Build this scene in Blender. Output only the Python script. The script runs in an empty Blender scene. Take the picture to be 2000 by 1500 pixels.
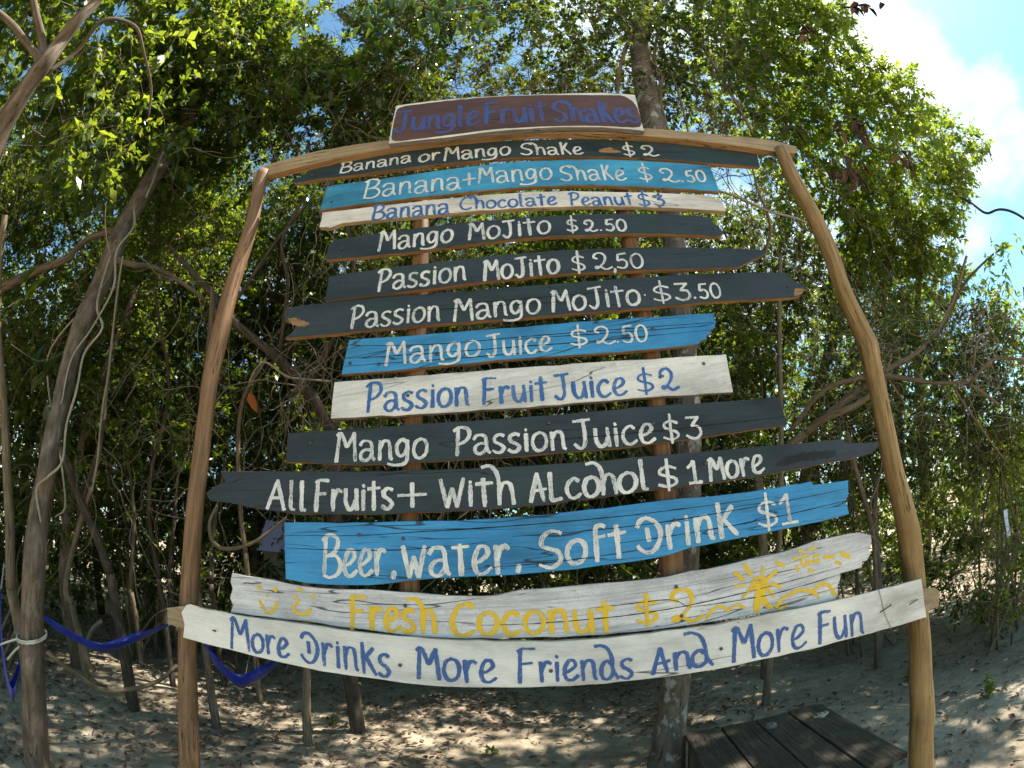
import bpy, bmesh, math, random
import numpy as np
from mathutils import Matrix, Vector
random.seed(7); rng = np.random.default_rng(11)
S = bpy.context.scene; COL = S.collection

# ------------------------------------------------------------------ camera (wide fisheye action camera)
FPX = 930.0; PITCH = math.radians(20.5); ROLL = math.radians(2.6); EYE = 1.6
_u0 = np.array([0, -math.sin(PITCH), math.cos(PITCH)]); _r0 = np.array([1.0, 0, 0])
CF = np.array([0, math.cos(PITCH), math.sin(PITCH)])
CR = _r0 * math.cos(ROLL) - _u0 * math.sin(ROLL); CU = _u0 * math.cos(ROLL) + _r0 * math.sin(ROLL)
cam = bpy.data.cameras.new('camera'); camo = bpy.data.objects.new('camera', cam); COL.objects.link(camo); S.camera = camo
cam.type = 'PANO'; cam.panorama_type = 'FISHEYE_LENS_POLYNOMIAL'
cam.sensor_width = 36; cam.sensor_height = 27; cam.sensor_fit = 'HORIZONTAL'; cam.fisheye_fov = math.pi
cam.fisheye_polynomial_k0 = 0; cam.fisheye_polynomial_k1 = -1 / (FPX * .018)
cam.fisheye_polynomial_k2 = 0; cam.fisheye_polynomial_k3 = 0; cam.fisheye_polynomial_k4 = 0
camo.matrix_world = Matrix(((CR[0], CU[0], -CF[0], 0), (CR[1], CU[1], -CF[1], 0), (CR[2], CU[2], -CF[2], EYE), (0, 0, 0, 1)))
cam.clip_start = .02; cam.clip_end = 2000

# ------------------------------------------------------------------ sky, sun, exposure
SUN_EL = math.radians(64); SUN_AZ = math.radians(78)      # azimuth from +Y towards +X: high, behind the trees
W = bpy.data.worlds.new('World'); S.world = W; W.use_nodes = True
nt = W.node_tree; nt.nodes.clear()
def N_(nt, t, **k):
    n = nt.nodes.new(t)
    for a, v in k.items(): setattr(n, a, v)
    return n
out = N_(nt, 'ShaderNodeOutputWorld'); bg = N_(nt, 'ShaderNodeBackground')
sky = N_(nt, 'ShaderNodeTexSky', sky_type='NISHITA', sun_disc=False)
sky.sun_elevation = SUN_EL; sky.sun_rotation = SUN_AZ; sky.air_density = 1.0; sky.dust_density = .8; sky.ozone_density = 1.0
tc = N_(nt, 'ShaderNodeTexCoord'); mp = N_(nt, 'ShaderNodeMapping'); mp.inputs['Scale'].default_value = (1, 1, 1.8); mp.inputs['Location'].default_value = (.35, 1.1, .2)
no = N_(nt, 'ShaderNodeTexNoise'); no.inputs['Scale'].default_value = 1.7; no.inputs['Detail'].default_value = 7; no.inputs['Roughness'].default_value = .55
cr = N_(nt, 'ShaderNodeValToRGB'); cr.color_ramp.elements[0].position = .52; cr.color_ramp.elements[1].position = .80
mx = N_(nt, 'ShaderNodeMixRGB'); mx.inputs[2].default_value = (9.5, 9.3, 9.0, 1)
nt.links.new(tc.outputs['Generated'], mp.inputs['Vector']); nt.links.new(mp.outputs[0], no.inputs['Vector'])
gsum = no.outputs['Fac']                      # extra cloud where the photograph shows it: upper right and straight above the sign
for cx_, cy_, rad_, amt in ((.68, .27, .15, .22), (-.30, .42, .20, .10)):
    el_ = math.sqrt(max(0, 1 - cx_ * cx_ - cy_ * cy_)); dp = N_(nt, 'ShaderNodeVectorMath', operation='DISTANCE'); dp.inputs[1].default_value = (cx_, cy_, el_)
    mr = N_(nt, 'ShaderNodeMapRange'); mr.inputs[1].default_value = 0; mr.inputs[2].default_value = rad_; mr.inputs[3].default_value = amt; mr.inputs[4].default_value = 0; mr.clamp = True
    nt.links.new(tc.outputs['Generated'], dp.inputs[0]); nt.links.new(dp.outputs['Value'], mr.inputs[0]); ad = N_(nt, 'ShaderNodeMath', operation='ADD'); nt.links.new(gsum, ad.inputs[0]); nt.links.new(mr.outputs[0], ad.inputs[1]); gsum = ad.outputs[0]
nt.links.new(gsum, cr.inputs[0]); nt.links.new(cr.outputs[0], mx.inputs[0])
hue = N_(nt, 'ShaderNodeMixRGB', blend_type='MULTIPLY'); hue.inputs[0].default_value = 1; hue.inputs[2].default_value = (.74, 1.04, 1.0, 1); nt.links.new(sky.outputs[0], hue.inputs[1]); nt.links.new(hue.outputs[0], mx.inputs[1]); nt.links.new(mx.outputs[0], bg.inputs[0]); nt.links.new(bg.outputs[0], out.inputs[0])
bg.inputs[1].default_value = .088
sl = bpy.data.lights.new('sun', 'SUN'); sl.energy = 5.0; sl.angle = math.radians(.6); sl.color = (1, .95, .86)
so = bpy.data.objects.new('sun', sl); COL.objects.link(so)
SD = Vector((math.sin(SUN_AZ) * math.cos(SUN_EL), math.cos(SUN_AZ) * math.cos(SUN_EL), math.sin(SUN_EL)))
so.rotation_euler = SD.to_track_quat('Z', 'Y').to_euler()
vs = S.view_settings; vs.view_transform = 'Standard'; vs.look = 'None'; vs.gamma = 1; vs.exposure = 1.5; vs.use_curve_mapping = False
S.cycles.max_bounces = 8; S.cycles.diffuse_bounces = 4; S.cycles.glossy_bounces = 3; S.cycles.transmission_bounces = 6; S.cycles.transparent_max_bounces = 8

# ------------------------------------------------------------------ geometry helpers
def ray(px, py):
    x = px - 1000.; y = 750. - py; q = math.hypot(x, y) + 1e-9; t = q / FPX
    return CF * math.cos(t) + (CR * x / q + CU * y / q) * math.sin(t)
def atd(px, py, d):                     # point at distance d seen in that direction
    w = ray(px, py) * d; return np.array([w[0], w[1], w[2] + EYE])
def aty(px, py, Y):
    w = ray(px, py); w = w * (Y / w[1]); return np.array([w[0], w[1], w[2] + EYE])
def atz(px, py, z):
    w = ray(px, py); w = w * ((z - EYE) / w[2]); return np.array([w[0], w[1], w[2] + EYE])
def proj(P):                            # world points -> photo pixels
    P = np.atleast_2d(P) - np.array([0, 0, EYE]); d = np.linalg.norm(P, axis=1) + 1e-9
    x = P @ CR; y = P @ CU; z = P @ CF; t = np.arccos(np.clip(z / d, -1, 1)); q = np.hypot(x, y) + 1e-9
    return 1000 + x / q * t * FPX, 750 - y / q * t * FPX
SIGN_D = 1.6; SA = math.radians(1.5)
_h = np.array([math.cos(SA), -math.sin(SA), 0]); _a = np.array([math.sin(SA), math.cos(SA), 0])
_Cl = -np.array([0, SIGN_D, 0]); CLX, CLY = _Cl @ _h, _Cl @ _a
def sp(px, py, yl=0.0):                 # direction -> point of the sign's own frame on the plane y = yl
    w = ray(px, py); t = (yl - CLY) / (w @ _a); return np.array([CLX + (w @ _h) * t, yl, EYE + w[2] * t])

def link(name, me, mats=(), parent=None):
    o = bpy.data.objects.new(name, me); COL.objects.link(o)
    for m in mats if isinstance(mats, (list, tuple)) else [mats]: me.materials.append(m)
    if parent is not None: o.parent = parent
    return o
def tag(o, label=None, cat=None, group=None, kind=None):
    if label: o['label'] = label
    if cat: o['category'] = cat
    if group: o['group'] = group
    if kind: o['kind'] = kind
    return o
def thing(name, label, cat, loc=(0, 0, 0), rz=0, group=None):
    o = bpy.data.objects.new(name, None); COL.objects.link(o); o.location = loc; o.rotation_euler = (0, 0, rz); o.empty_display_size = .1
    return tag(o, label, cat, group)
def mesh(name, V, F, smooth=False, mi=None, uv=None):
    me = bpy.data.meshes.new(name); me.from_pydata([tuple(v) for v in V], [], [tuple(f) for f in F])
    if smooth: me.polygons.foreach_set('use_smooth', [True] * len(me.polygons))
    if mi is not None: me.polygons.foreach_set('material_index', mi)
    if uv is not None:
        l = me.uv_layers.new(name='UVMap'); idx = np.zeros(len(me.loops), int); me.loops.foreach_get('vertex_index', idx)
        l.data.foreach_set('uv', np.asarray(uv, float)[idx].ravel())
    me.update(); return me
def crom(P, step=None, n=6, R=None):    # Catmull-Rom through points
    P = np.asarray(P, float)
    if len(P) < 3: 
        t = np.linspace(0, 1, n + 1)[:, None]; Q = P[0] * (1 - t) + P[-1] * t
        return Q
    E = np.vstack([2 * P[0] - P[1], P, 2 * P[-1] - P[-2]]); out = []
    for i in range(1, len(E) - 2):
        for t in np.linspace(0, 1, n, endpoint=False):
            a, b, c, d = E[i - 1], E[i], E[i + 1], E[i + 2]
            out.append(.5 * ((2 * b) + (c - a) * t + (2 * a - 5 * b + 4 * c - d) * t * t + (3 * b - a - 3 * c + d) * t ** 3))
    out.append(P[-1]); return np.array(out)
class MB:
    def __init__(s): s.V = []; s.F = []; s.n = 0; s.UV = []
    def tube(s, P, R, sides=8, n=4, cap=True, bump=0., raw=False):
        P = np.asarray(P, float); R = np.asarray(R, float) * np.ones(len(P))
        if not raw:
            Q = crom(np.hstack([P, R[:, None]]), n=n); P, R = Q[:, :3], np.maximum(Q[:, 3], 1e-4)
        T = np.gradient(P, axis=0); T /= np.linalg.norm(T, axis=1)[:, None] + 1e-9
        ref = np.array([1., 0, 0]) if abs(T[0][0]) < .7 else np.array([0, 1., 0])
        A = ref - T[0] * (ref @ T[0]); A /= np.linalg.norm(A); Ls = np.concatenate([[0], np.cumsum(np.linalg.norm(np.diff(P, axis=0), axis=1))])
        th = np.linspace(0, 2 * math.pi, sides, endpoint=False); b0 = s.n; vs_ = []
        ph = rng.uniform(0, 6, 4)
        for i in range(len(P)):
            A = A - T[i] * (A @ T[i]); A /= np.linalg.norm(A) + 1e-9; B = np.cross(T[i], A)
            rr = R[i] * (1 + bump * (np.sin(th * 2 + ph[0] + Ls[i] * 3) * .5 + np.sin(th * 3 + ph[1] - Ls[i] * 7) * .35 + .5 * math.sin(Ls[i] * 11 + ph[2]))) if bump else R[i] * np.ones(sides)
            vs_.append(P[i] + (np.cos(th) * rr)[:, None] * A + (np.sin(th) * rr)[:, None] * B)
            s.UV += [(t / 6.283 * .6, Ls[i]) for t in th]
        s.V.append(np.vstack(vs_)); m = len(P)
        for i in range(m - 1):
            for j in range(sides):
                k = (j + 1) % sides; s.F.append((b0 + i * sides + j, b0 + i * sides + k, b0 + (i + 1) * sides + k, b0 + (i + 1) * sides + j))
        if cap: s.F.append(tuple(b0 + j for j in range(sides))[::-1]); s.F.append(tuple(b0 + (m - 1) * sides + j for j in range(sides)))
        s.n += m * sides; return s
    def box(s, c, d, rot=0.):
        c = np.array(c, float); dx, dy, dz = [v / 2 for v in d]; b = s.n; cr_, sr = math.cos(rot), math.sin(rot)
        vs_ = []
        for z in (-dz, dz):
            for x, y in ((-dx, -dy), (dx, -dy), (dx, dy), (-dx, dy)): vs_.append(c + np.array([x * cr_ - y * sr, x * sr + y * cr_, z]))
        s.V.append(np.array(vs_)); s.UV += [(v[0], v[1]) for v in vs_]
        s.F += [tuple(b + i for i in f) for f in ((3, 2, 1, 0), (4, 5, 6, 7), (0, 1, 5, 4), (1, 2, 6, 5), (2, 3, 7, 6), (3, 0, 4, 7))]; s.n += 8; return s
    def build(s, name, mats, parent=None, smooth=True, sub=None):
        V = np.vstack(s.V)
        return link(name, mesh(name, V, s.F, smooth, uv=s.UV if len(s.UV) == len(V) else None), mats, parent)
def bevel_obj(o, w, seg=1):
    bm = bmesh.new(); bm.from_mesh(o.data); bmesh.ops.bevel(bm, geom=[e for e in bm.edges if e.calc_face_angle(0) > .6], offset=w, segments=seg, affect='EDGES', profile=.5); bm.to_mesh(o.data); bm.free()

# ------------------------------------------------------------------ materials
def mat(name):
    m = bpy.data.materials.new(name); m.use_nodes = True; n = m.node_tree; n.nodes.clear()
    o = N_(n, 'ShaderNodeOutputMaterial'); b = N_(n, 'ShaderNodeBsdfPrincipled'); n.links.new(b.outputs[0], o.inputs[0]); return m, n, b, o
def noise(n, vec, scale, detail=4, rough=.6, stretch=None, dist=0., loc=None):
    t = N_(n, 'ShaderNodeTexNoise'); t.inputs['Scale'].default_value = scale; t.inputs['Detail'].default_value = detail; t.inputs['Roughness'].default_value = rough; t.inputs['Distortion'].default_value = dist
    if stretch or loc:
        m = N_(n, 'ShaderNodeMapping')
        if stretch: m.inputs['Scale'].default_value = stretch
        if loc: m.inputs['Location'].default_value = loc
        n.links.new(vec, m.inputs['Vector']); vec = m.outputs[0]
    n.links.new(vec, t.inputs['Vector']); return t.outputs['Fac']
def ramp(n, fac, stops):
    r = N_(n, 'ShaderNodeValToRGB'); e = r.color_ramp.elements
    while len(e) < len(stops): e.new(.5)
    for i, (p, c) in enumerate(stops): e[i].position = p; e[i].color = (*c, 1) if len(c) == 3 else c
    n.links.new(fac, r.inputs[0]); return r.outputs[0]
def mixc(n, f, a, b, mode='MIX'):
    m = N_(n, 'ShaderNodeMixRGB', blend_type=mode)
    for i, v in ((0, f), (1, a), (2, b)):
        if isinstance(v, (int, float)): m.inputs[i].default_value = v
        elif isinstance(v, tuple): m.inputs[i].default_value = (*v, 1)
        else: n.links.new(v, m.inputs[i])
    return m.outputs[0]
def bump(n, b, h, s=.3, d=.01, prev=None):
    k = N_(n, 'ShaderNodeBump'); k.inputs['Strength'].default_value = s; k.inputs['Distance'].default_value = d
    n.links.new(h, k.inputs['Height'])
    if prev: n.links.new(prev, k.inputs['Normal'])
    n.links.new(k.outputs[0], b.inputs['Normal']); return k.outputs[0]
def math_(n, op, a, b):
    m = N_(n, 'ShaderNodeMath', operation=op)
    for i, v in ((0, a), (1, b)):
        if isinstance(v, (int, float)): m.inputs[i].default_value = v
        else: n.links.new(v, m.inputs[i])
    return m.outputs[0]
BW = lambda a, b: [(a, (0, 0, 0)), (b, (1, 1, 1))]
def paint_mat(name, base, tint, wood=(.2, .13, .075), crack=.5, wear=.25, speck=0., rough=.62, streak=.25, greytop=None):
    """brushed paint on rough sawn board: UV u runs along the board, v across (metres)"""
    m, n, b, o = mat(name); tc = N_(n, 'ShaderNodeTexCoord'); oi = N_(n, 'ShaderNodeObjectInfo')
    add = N_(n, 'ShaderNodeVectorMath', operation='ADD'); cx = N_(n, 'ShaderNodeCombineXYZ'); r7 = math_(n, 'MULTIPLY', oi.outputs['Random'], 37.)
    n.links.new(r7, cx.inputs[0]); n.links.new(r7, cx.inputs[2]); n.links.new(tc.outputs['UV'], add.inputs[0]); n.links.new(cx.outputs[0], add.inputs[1]); v = add.outputs[0]
    blot = noise(n, v, 3.5, 4, .6); st = noise(n, v, 1., 6, .65, (4, 120, 1)); fine = noise(n, v, 1., 3, .7, (30, 420, 1))
    c = mixc(n, ramp(n, blot, BW(.35, .7)), base, tint)
    c = mixc(n, streak, c, ramp(n, st, [(.3, (.35, .35, .35)), (.55, (1, 1, 1)), (.8, (1.25, 1.25, 1.25))]), 'MULTIPLY')
    c = mixc(n, .35, c, ramp(n, fine, [(.3, (.6, .6, .6)), (.6, (1.1, 1.1, 1.1))]), 'MULTIPLY')
    if speck:
        s1 = noise(n, v, 1., 5, .8, (120, 210, 1)); c = mixc(n, math_(n, 'MULTIPLY', ramp(n, s1, BW(.55, .66)), speck), c, (.27, .25, .23))
        s2 = noise(n, v, 9., 6, .75); c = mixc(n, math_(n, 'MULTIPLY', ramp(n, s2, BW(.58, .72)), speck * .8), c, (.3, .28, .27))
    dirt = noise(n, v, 1.7, 5, .65, (1, 3, 1), 0, (11, 7, 0)); c = mixc(n, .9, c, ramp(n, dirt, [(.28, (.45, .43, .40)), (.50, (1, 1, 1)), (.70, (1.35, 1.32, 1.26))]), 'MULTIPLY')
    w = noise(n, v, 1., 8, .7, (9, 60, 1), .3); wm = ramp(n, w, BW(.80 - wear * .45, .84 - wear * .45))
    wc = ramp(n, noise(n, v, 1., 4, .6, (5, 150, 1)), [(.3, tuple(x * .35 for x in wood)), (.7, wood)])
    c = mixc(n, wm, c, wc)
    # long drying cracks: iso-lines of a noise field stretched along the board
    k = noise(n, v, 1., 2, .5, (1.1, 16, 1), .0); kk = math_(n, 'ABSOLUTE', math_(n, 'SUBTRACT', k, .5), 0)
    gate = ramp(n, noise(n, v, 1., 1, .5, (2.2, 9, 1), 0, (3, 5, 0)), BW(.62 - crack * .25, .68 - crack * .25))
    km = math_(n, 'MULTIPLY', ramp(n, kk, [(0, (1, 1, 1)), (.003, (1, 1, 1)), (.007, (0, 0, 0))]), gate)
    c = mixc(n, math_(n, 'MULTIPLY', km, .9), c, (.02, .016, .013))
    n.links.new(c, b.inputs['Base Color']); b.inputs['Roughness'].default_value = rough; b.inputs['Specular IOR Level'].default_value = .3
    h = math_(n, 'SUBTRACT', math_(n, 'ADD', math_(n, 'MULTIPLY', st, .5), math_(n, 'MULTIPLY', fine, .4)), math_(n, 'ADD', math_(n, 'MULTIPLY', km, 1.6), math_(n, 'MULTIPLY', wm, .35)))
    bump(n, b, h, .55, .0035); return m
def wood_mat(name, c1, c2, c3, sx=4, sy=70, rough=.7, bs=.5, uvswap=False, patch=0.):
    m, n, b, o = mat(name); tc = N_(n, 'ShaderNodeTexCoord'); oi = N_(n, 'ShaderNodeObjectInfo')
    add = N_(n, 'ShaderNodeVectorMath', operation='ADD'); cx = N_(n, 'ShaderNodeCombineXYZ'); r7 = math_(n, 'MULTIPLY', oi.outputs['Random'], 23.)
    n.links.new(r7, cx.inputs[0]); n.links.new(r7, cx.inputs[1]); n.links.new(tc.outputs['UV'], add.inputs[0]); n.links.new(cx.outputs[0], add.inputs[1]); v = add.outputs[0]
    stv = (sy, sx, 1) if uvswap else (sx, sy, 1)
    g = noise(n, v, 1., 6, .65, stv, .5); bl = noise(n, v, 5., 4, .6); c = ramp(n, g, [(.28, c1), (.5, c2), (.75, c3)])
    c = mixc(n, .55, c, ramp(n, bl, [(.3, (.45, .42, .40)), (.65, (1.2, 1.2, 1.2))]), 'MULTIPLY')
    if patch: c = mixc(n, ramp(n, noise(n, v, 7., 5, .7, (1.4, .7, 1)), BW(.62 - patch * .1, .68 - patch * .1)), c, (.34, .32, .27))
    k = noise(n, v, 1., 3, .5, (22, 1.6, 1) if uvswap else (1.6, 22, 1)); kk = math_(n, 'ABSOLUTE', math_(n, 'SUBTRACT', k, .5), 0)
    km = ramp(n, kk, [(0, (1, 1, 1)), (.006, (1, 1, 1)), (.012, (0, 0, 0))]); gate = ramp(n, bl, BW(.5, .56)); km = math_(n, 'MULTIPLY', km, gate)
    c = mixc(n, math_(n, 'MULTIPLY', km, .85), c, (.02, .013, .01))
    n.links.new(c, b.inputs['Base Color']); b.inputs['Roughness'].default_value = rough; b.inputs['Specular IOR Level'].default_value = .3
    bump(n, b, math_(n, 'SUBTRACT', g, km), bs, .004); return m
M = {}
M['dark'] = paint_mat('paint_charcoal', (.034, .041, .054), (.030, .048, .046), crack=.5, wear=.16, streak=.3)
M['teal'] = paint_mat('paint_dark_teal', (.026, .052, .054), (.036, .048, .056), crack=.35, wear=.32, streak=.3)
M['blue'] = paint_mat('paint_sky_blue', (.040, .235, .47), (.06, .29, .53), crack=.7, wear=.17, streak=.25)
M['blueworn'] = paint_mat('paint_worn_blue', (.045, .25, .42), (.06, .31, .50), crack=.5, wear=.40, streak=.3)
M['white'] = paint_mat('paint_cream_white', (.72, .66, .58), (.66, .59, .51), crack=.2, wear=.12, speck=.25, streak=.2)
M['whitespeck'] = paint_mat('paint_speckled_white', (.72, .68, .62), (.66, .62, .56), crack=.15, wear=.13, speck=.55, streak=.25)
M['whitegrey'] = paint_mat('paint_weathered_white', (.70, .67, .64), (.58, .56, .55), wood=(.16, .15, .16), crack=.5, wear=.36, speck=.75, streak=.5)
M['smooth'] = paint_mat('paint_smooth_offwhite', (.72, .68, .61), (.68, .64, .58), crack=.0, wear=-.2, speck=.06, streak=.08, rough=.5)
M['brown'] = paint_mat('paint_maroon_brown', (.120, .058, .043), (.090, .044, .036), wood=(.4, .35, .25), crack=.1, wear=.06, streak=.3)
M['raw'] = wood_mat('raw_sawn_wood', (.13, .065, .025), (.30, .17, .075), (.40, .26, .13), 5, 90)
M['rawgrey'] = wood_mat('weathered_grey_wood', (.10, .085, .08), (.22, .19, .17), (.36, .33, .31), 5, 90)
M['beam'] = wood_mat('beam_wood', (.17, .085, .03), (.33, .19, .08), (.40, .26, .13), 4, 70)
M['post'] = wood_mat('peeled_pole_wood', (.10, .052, .028), (.225, .122, .058), (.34, .205, .11), 3, 26, .6, .9, True)
M['postlight'] = wood_mat('yellow_pole_wood', (.15, .085, .030), (.32, .195, .075), (.43, .28, .125), 3, 22, .6, .9, True)
M['support'] = wood_mat('orange_support_wood', (.09, .042, .020), (.21, .105, .045), (.31, .175, .08), 3, 22, .6, .6, True)
M['bark'] = wood_mat('grey_brown_bark', (.055, .038, .026), (.145, .105, .070), (.25, .195, .14), 6, 16, .85, 1.0, True, patch=.0)
M['barkpale'] = wood_mat('pale_mottled_bark', (.06, .045, .034), (.14, .11, .08), (.24, .195, .145), 5, 12, .85, .9, True, patch=.9)
M['barkdark'] = wood_mat('dark_bark', (.03, .022, .016), (.075, .055, .038), (.14, .105, .075), 6, 16, .85, 1.0, True)
M['vine'] = wood_mat('vine_bark', (.08, .055, .03), (.19, .14, .085), (.32, .25, .16), 5, 20, .8, .5, True)
M['vinepale'] = wood_mat('pale_vine_bark', (.20, .16, .10), (.34, .28, .19), (.5, .43, .32), 5, 20, .75, .5, True)
M['bench'] = wood_mat('old_bench_wood', (.03, .026, .018), (.085, .070, .048), (.16, .13, .085), 3, 60, .7, .7)

def simple(name, c, rough=.6, metal=0., c2=None, sc=30, spec=.3):
    m, n, b, o = mat(name); b.inputs['Roughness'].default_value = rough; b.inputs['Metallic'].default_value = metal; b.inputs['Specular IOR Level'].default_value = spec
    tc = N_(n, 'ShaderNodeTexCoord'); c2 = c2 or tuple(x * .7 for x in c)
    n.links.new(mixc(n, noise(n, tc.outputs['Object'], sc, 4), c, c2), b.inputs['Base Color']); return m
M['nail'] = simple('rusty_nail_steel', (.14, .10, .08), .5, .6)
M['twine'] = simple('natural_twine', (.42, .36, .26), .9)
M['rope'] = simple('pale_rope', (.55, .52, .44), .9)
M['cable'] = simple('black_cable', (.02, .03, .04), .5)
M['lavender'] = simple('lavender_tarp', (.42, .43, .72), .6)
M['beigewall'] = simple('beige_canvas', (.20, .18, .13), .8, sc=8)
M['cloth'] = simple('pale_blue_cloth', (.55, .63, .75), .8)

def stroke_mat(name, c, under, dry=.7):
    """brush paint: streaks run along the stroke (UV u along, v across)"""
    m, n, b, o = mat(name); tc = N_(n, 'ShaderNodeTexCoord'); v = tc.outputs['UV']
    s = noise(n, v, 1., 4, .6, (10, 330, 1)); p = noise(n, v, 1., 3, .6, (13, 13, 1))
    f = ramp(n, math_(n, 'ADD', math_(n, 'MULTIPLY', s, .6), math_(n, 'MULTIPLY', p, .5)), BW(.44, .60))
    n.links.new(mixc(n, math_(n, 'MULTIPLY', f, dry), c, under), b.inputs['Base Color']); b.inputs['Roughness'].default_value = .5
    bump(n, b, s, .5, .0015)
    tr = N_(n, 'ShaderNodeBsdfTransparent'); ms = N_(n, 'ShaderNodeMixShader')
    br = ramp(n, math_(n, 'ADD', math_(n, 'MULTIPLY', noise(n, v, 1., 3, .7, (60, 420, 1)), .75), math_(n, 'MULTIPLY', p, .35)), BW(.61, .67))
    n.links.new(br, ms.inputs[0]); n.links.new(b.outputs[0], ms.inputs[1]); n.links.new(tr.outputs[0], ms.inputs[2]); n.links.new(ms.outputs[0], o.inputs[0]); return m
M['ink_white'] = stroke_mat('lettering_white', (.80, .75, .66), (.46, .46, .46))
M['ink_blue'] = stroke_mat('lettering_blue', (.018, .080, .27), (.07, .19, .42))
M['ink_navy'] = stroke_mat('lettering_deep_blue', (.018, .072, .25), (.05, .14, .34), .6)
M['ink_yellow'] = stroke_mat('lettering_yellow', (.78, .47, .004), (.76, .50, .05), .4)

def leaf_mat(name, c0, c1, c2, t0, t1, trans=.42, rough=.34):
    m, n, b, o = mat(name); at = N_(n, 'ShaderNodeAttribute', attribute_name='tint')
    c = ramp(n, at.outputs['Fac'], [(0, c0), (.5, c1), (.93, c2), (1, (.10, .055, .03))]); n.links.new(c, b.inputs['Base Color'])
    b.inputs['Roughness'].default_value = rough; b.inputs['Specular IOR Level'].default_value = .6
    t = N_(n, 'ShaderNodeBsdfTranslucent'); tc = ramp(n, at.outputs['Fac'], [(0, t0), (.8, t1), (1, t1)]); n.links.new(tc, t.inputs[0])
    ms = N_(n, 'ShaderNodeMixShader'); ms.inputs[0].default_value = trans
    n.links.new(b.outputs[0], ms.inputs[1]); n.links.new(t.outputs[0], ms.inputs[2]); n.links.new(ms.outputs[0], o.inputs[0]); return m
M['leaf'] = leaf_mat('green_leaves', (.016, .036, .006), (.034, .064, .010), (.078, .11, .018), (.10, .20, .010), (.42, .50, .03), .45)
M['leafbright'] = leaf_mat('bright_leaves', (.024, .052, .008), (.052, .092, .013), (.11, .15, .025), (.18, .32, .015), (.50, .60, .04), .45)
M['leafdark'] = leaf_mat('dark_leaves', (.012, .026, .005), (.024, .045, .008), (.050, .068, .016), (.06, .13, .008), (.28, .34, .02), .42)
def dead_mat(name, stops, trans=.15):
    m, n, b, o = mat(name); at = N_(n, 'ShaderNodeAttribute', attribute_name='tint'); c = ramp(n, at.outputs['Fac'], stops)
    n.links.new(c, b.inputs['Base Color']); b.inputs['Roughness'].default_value = .75; b.inputs['Specular IOR Level'].default_value = .25
    t = N_(n, 'ShaderNodeBsdfTranslucent'); n.links.new(c, t.inputs[0]); ms = N_(n, 'ShaderNodeMixShader'); ms.inputs[0].default_value = trans
    n.links.new(b.outputs[0], ms.inputs[1]); n.links.new(t.outputs[0], ms.inputs[2]); n.links.new(ms.outputs[0], o.inputs[0]); return m
M['litter'] = dead_mat('fallen_leaves', [(0, (.09, .055, .035)), (.3, (.18, .12, .075)), (.65, (.30, .225, .15)), (1, (.50, .42, .31))])
M['dead'] = dead_mat('withered_leaves', [(0, (.04, .022, .015)), (.6, (.10, .055, .034)), (1, (.22, .12, .065))], .3)
M['orange'] = dead_mat('orange_leaf', [(0, (.42, .13, .03)), (1, (.5, .18, .05))], .4)

# sand
m, n, b, o = mat('sandy_soil'); M['sand'] = m; tc = N_(n, 'ShaderNodeTexCoord'); v = tc.outputs['Object']
a1 = noise(n, v, .7, 5, .6); a2 = noise(n, v, 9, 8, .7); a3 = noise(n, v, 130, 3, .7)
c = ramp(n, a1, [(.3, (.25, .195, .135)), (.55, (.45, .37, .265)), (.75, (.58, .50, .37))])
c = mixc(n, .6, c, ramp(n, a2, [(.3, (.45, .42, .38)), (.6, (1.1, 1.1, 1.1))]), 'MULTIPLY')
c = mixc(n, .5, c, ramp(n, a3, [(.35, (.5, .5, .5)), (.6, (1.15, 1.15, 1.15))]), 'MULTIPLY')
n.links.new(c, b.inputs['Base Color']); b.inputs['Roughness'].default_value = .95; b.inputs['Specular IOR Level'].default_value = .1
bp = bump(n, b, a3, .35, .01); bump(n, b, a2, .8, .05, bp)

# ------------------------------------------------------------------ ground
def gh(x, y):
    return (.035 * np.sin(x * 1.7 + .6 * y) * np.cos(y * 1.3 - .4 * x) + .02 * np.sin(x * 4.1 + 1.3) * np.sin(y * 3.7) + .008 * np.sin(x * 11 + y * 5) * np.cos(y * 9 - x * 3)) * np.clip((np.hypot(x, y) - .3) / 1.2, 0, 1)
def gaxis(lo, hi, n, far):
    a = np.linspace(lo, hi, n); g = np.geomspace(.3, far, 22); return np.concatenate([lo - g[::-1], a, hi + g])
gx = gaxis(-9, 9, 190, 500); gy = gaxis(-3, 13, 170, 500); GX, GY = np.meshgrid(gx, gy); GZ = gh(GX, GY)
V = np.stack([GX, GY, GZ], -1).reshape(-1, 3); nx, ny = len(gx), len(gy)
I = (np.arange(ny - 1)[:, None] * nx + np.arange(nx - 1)[None]).ravel()
ground = link('ground', mesh('ground', V, np.stack([I, I + 1, I + nx + 1, I + nx], 1), True), M['sand']); ground['kind'] = 'structure'

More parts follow.
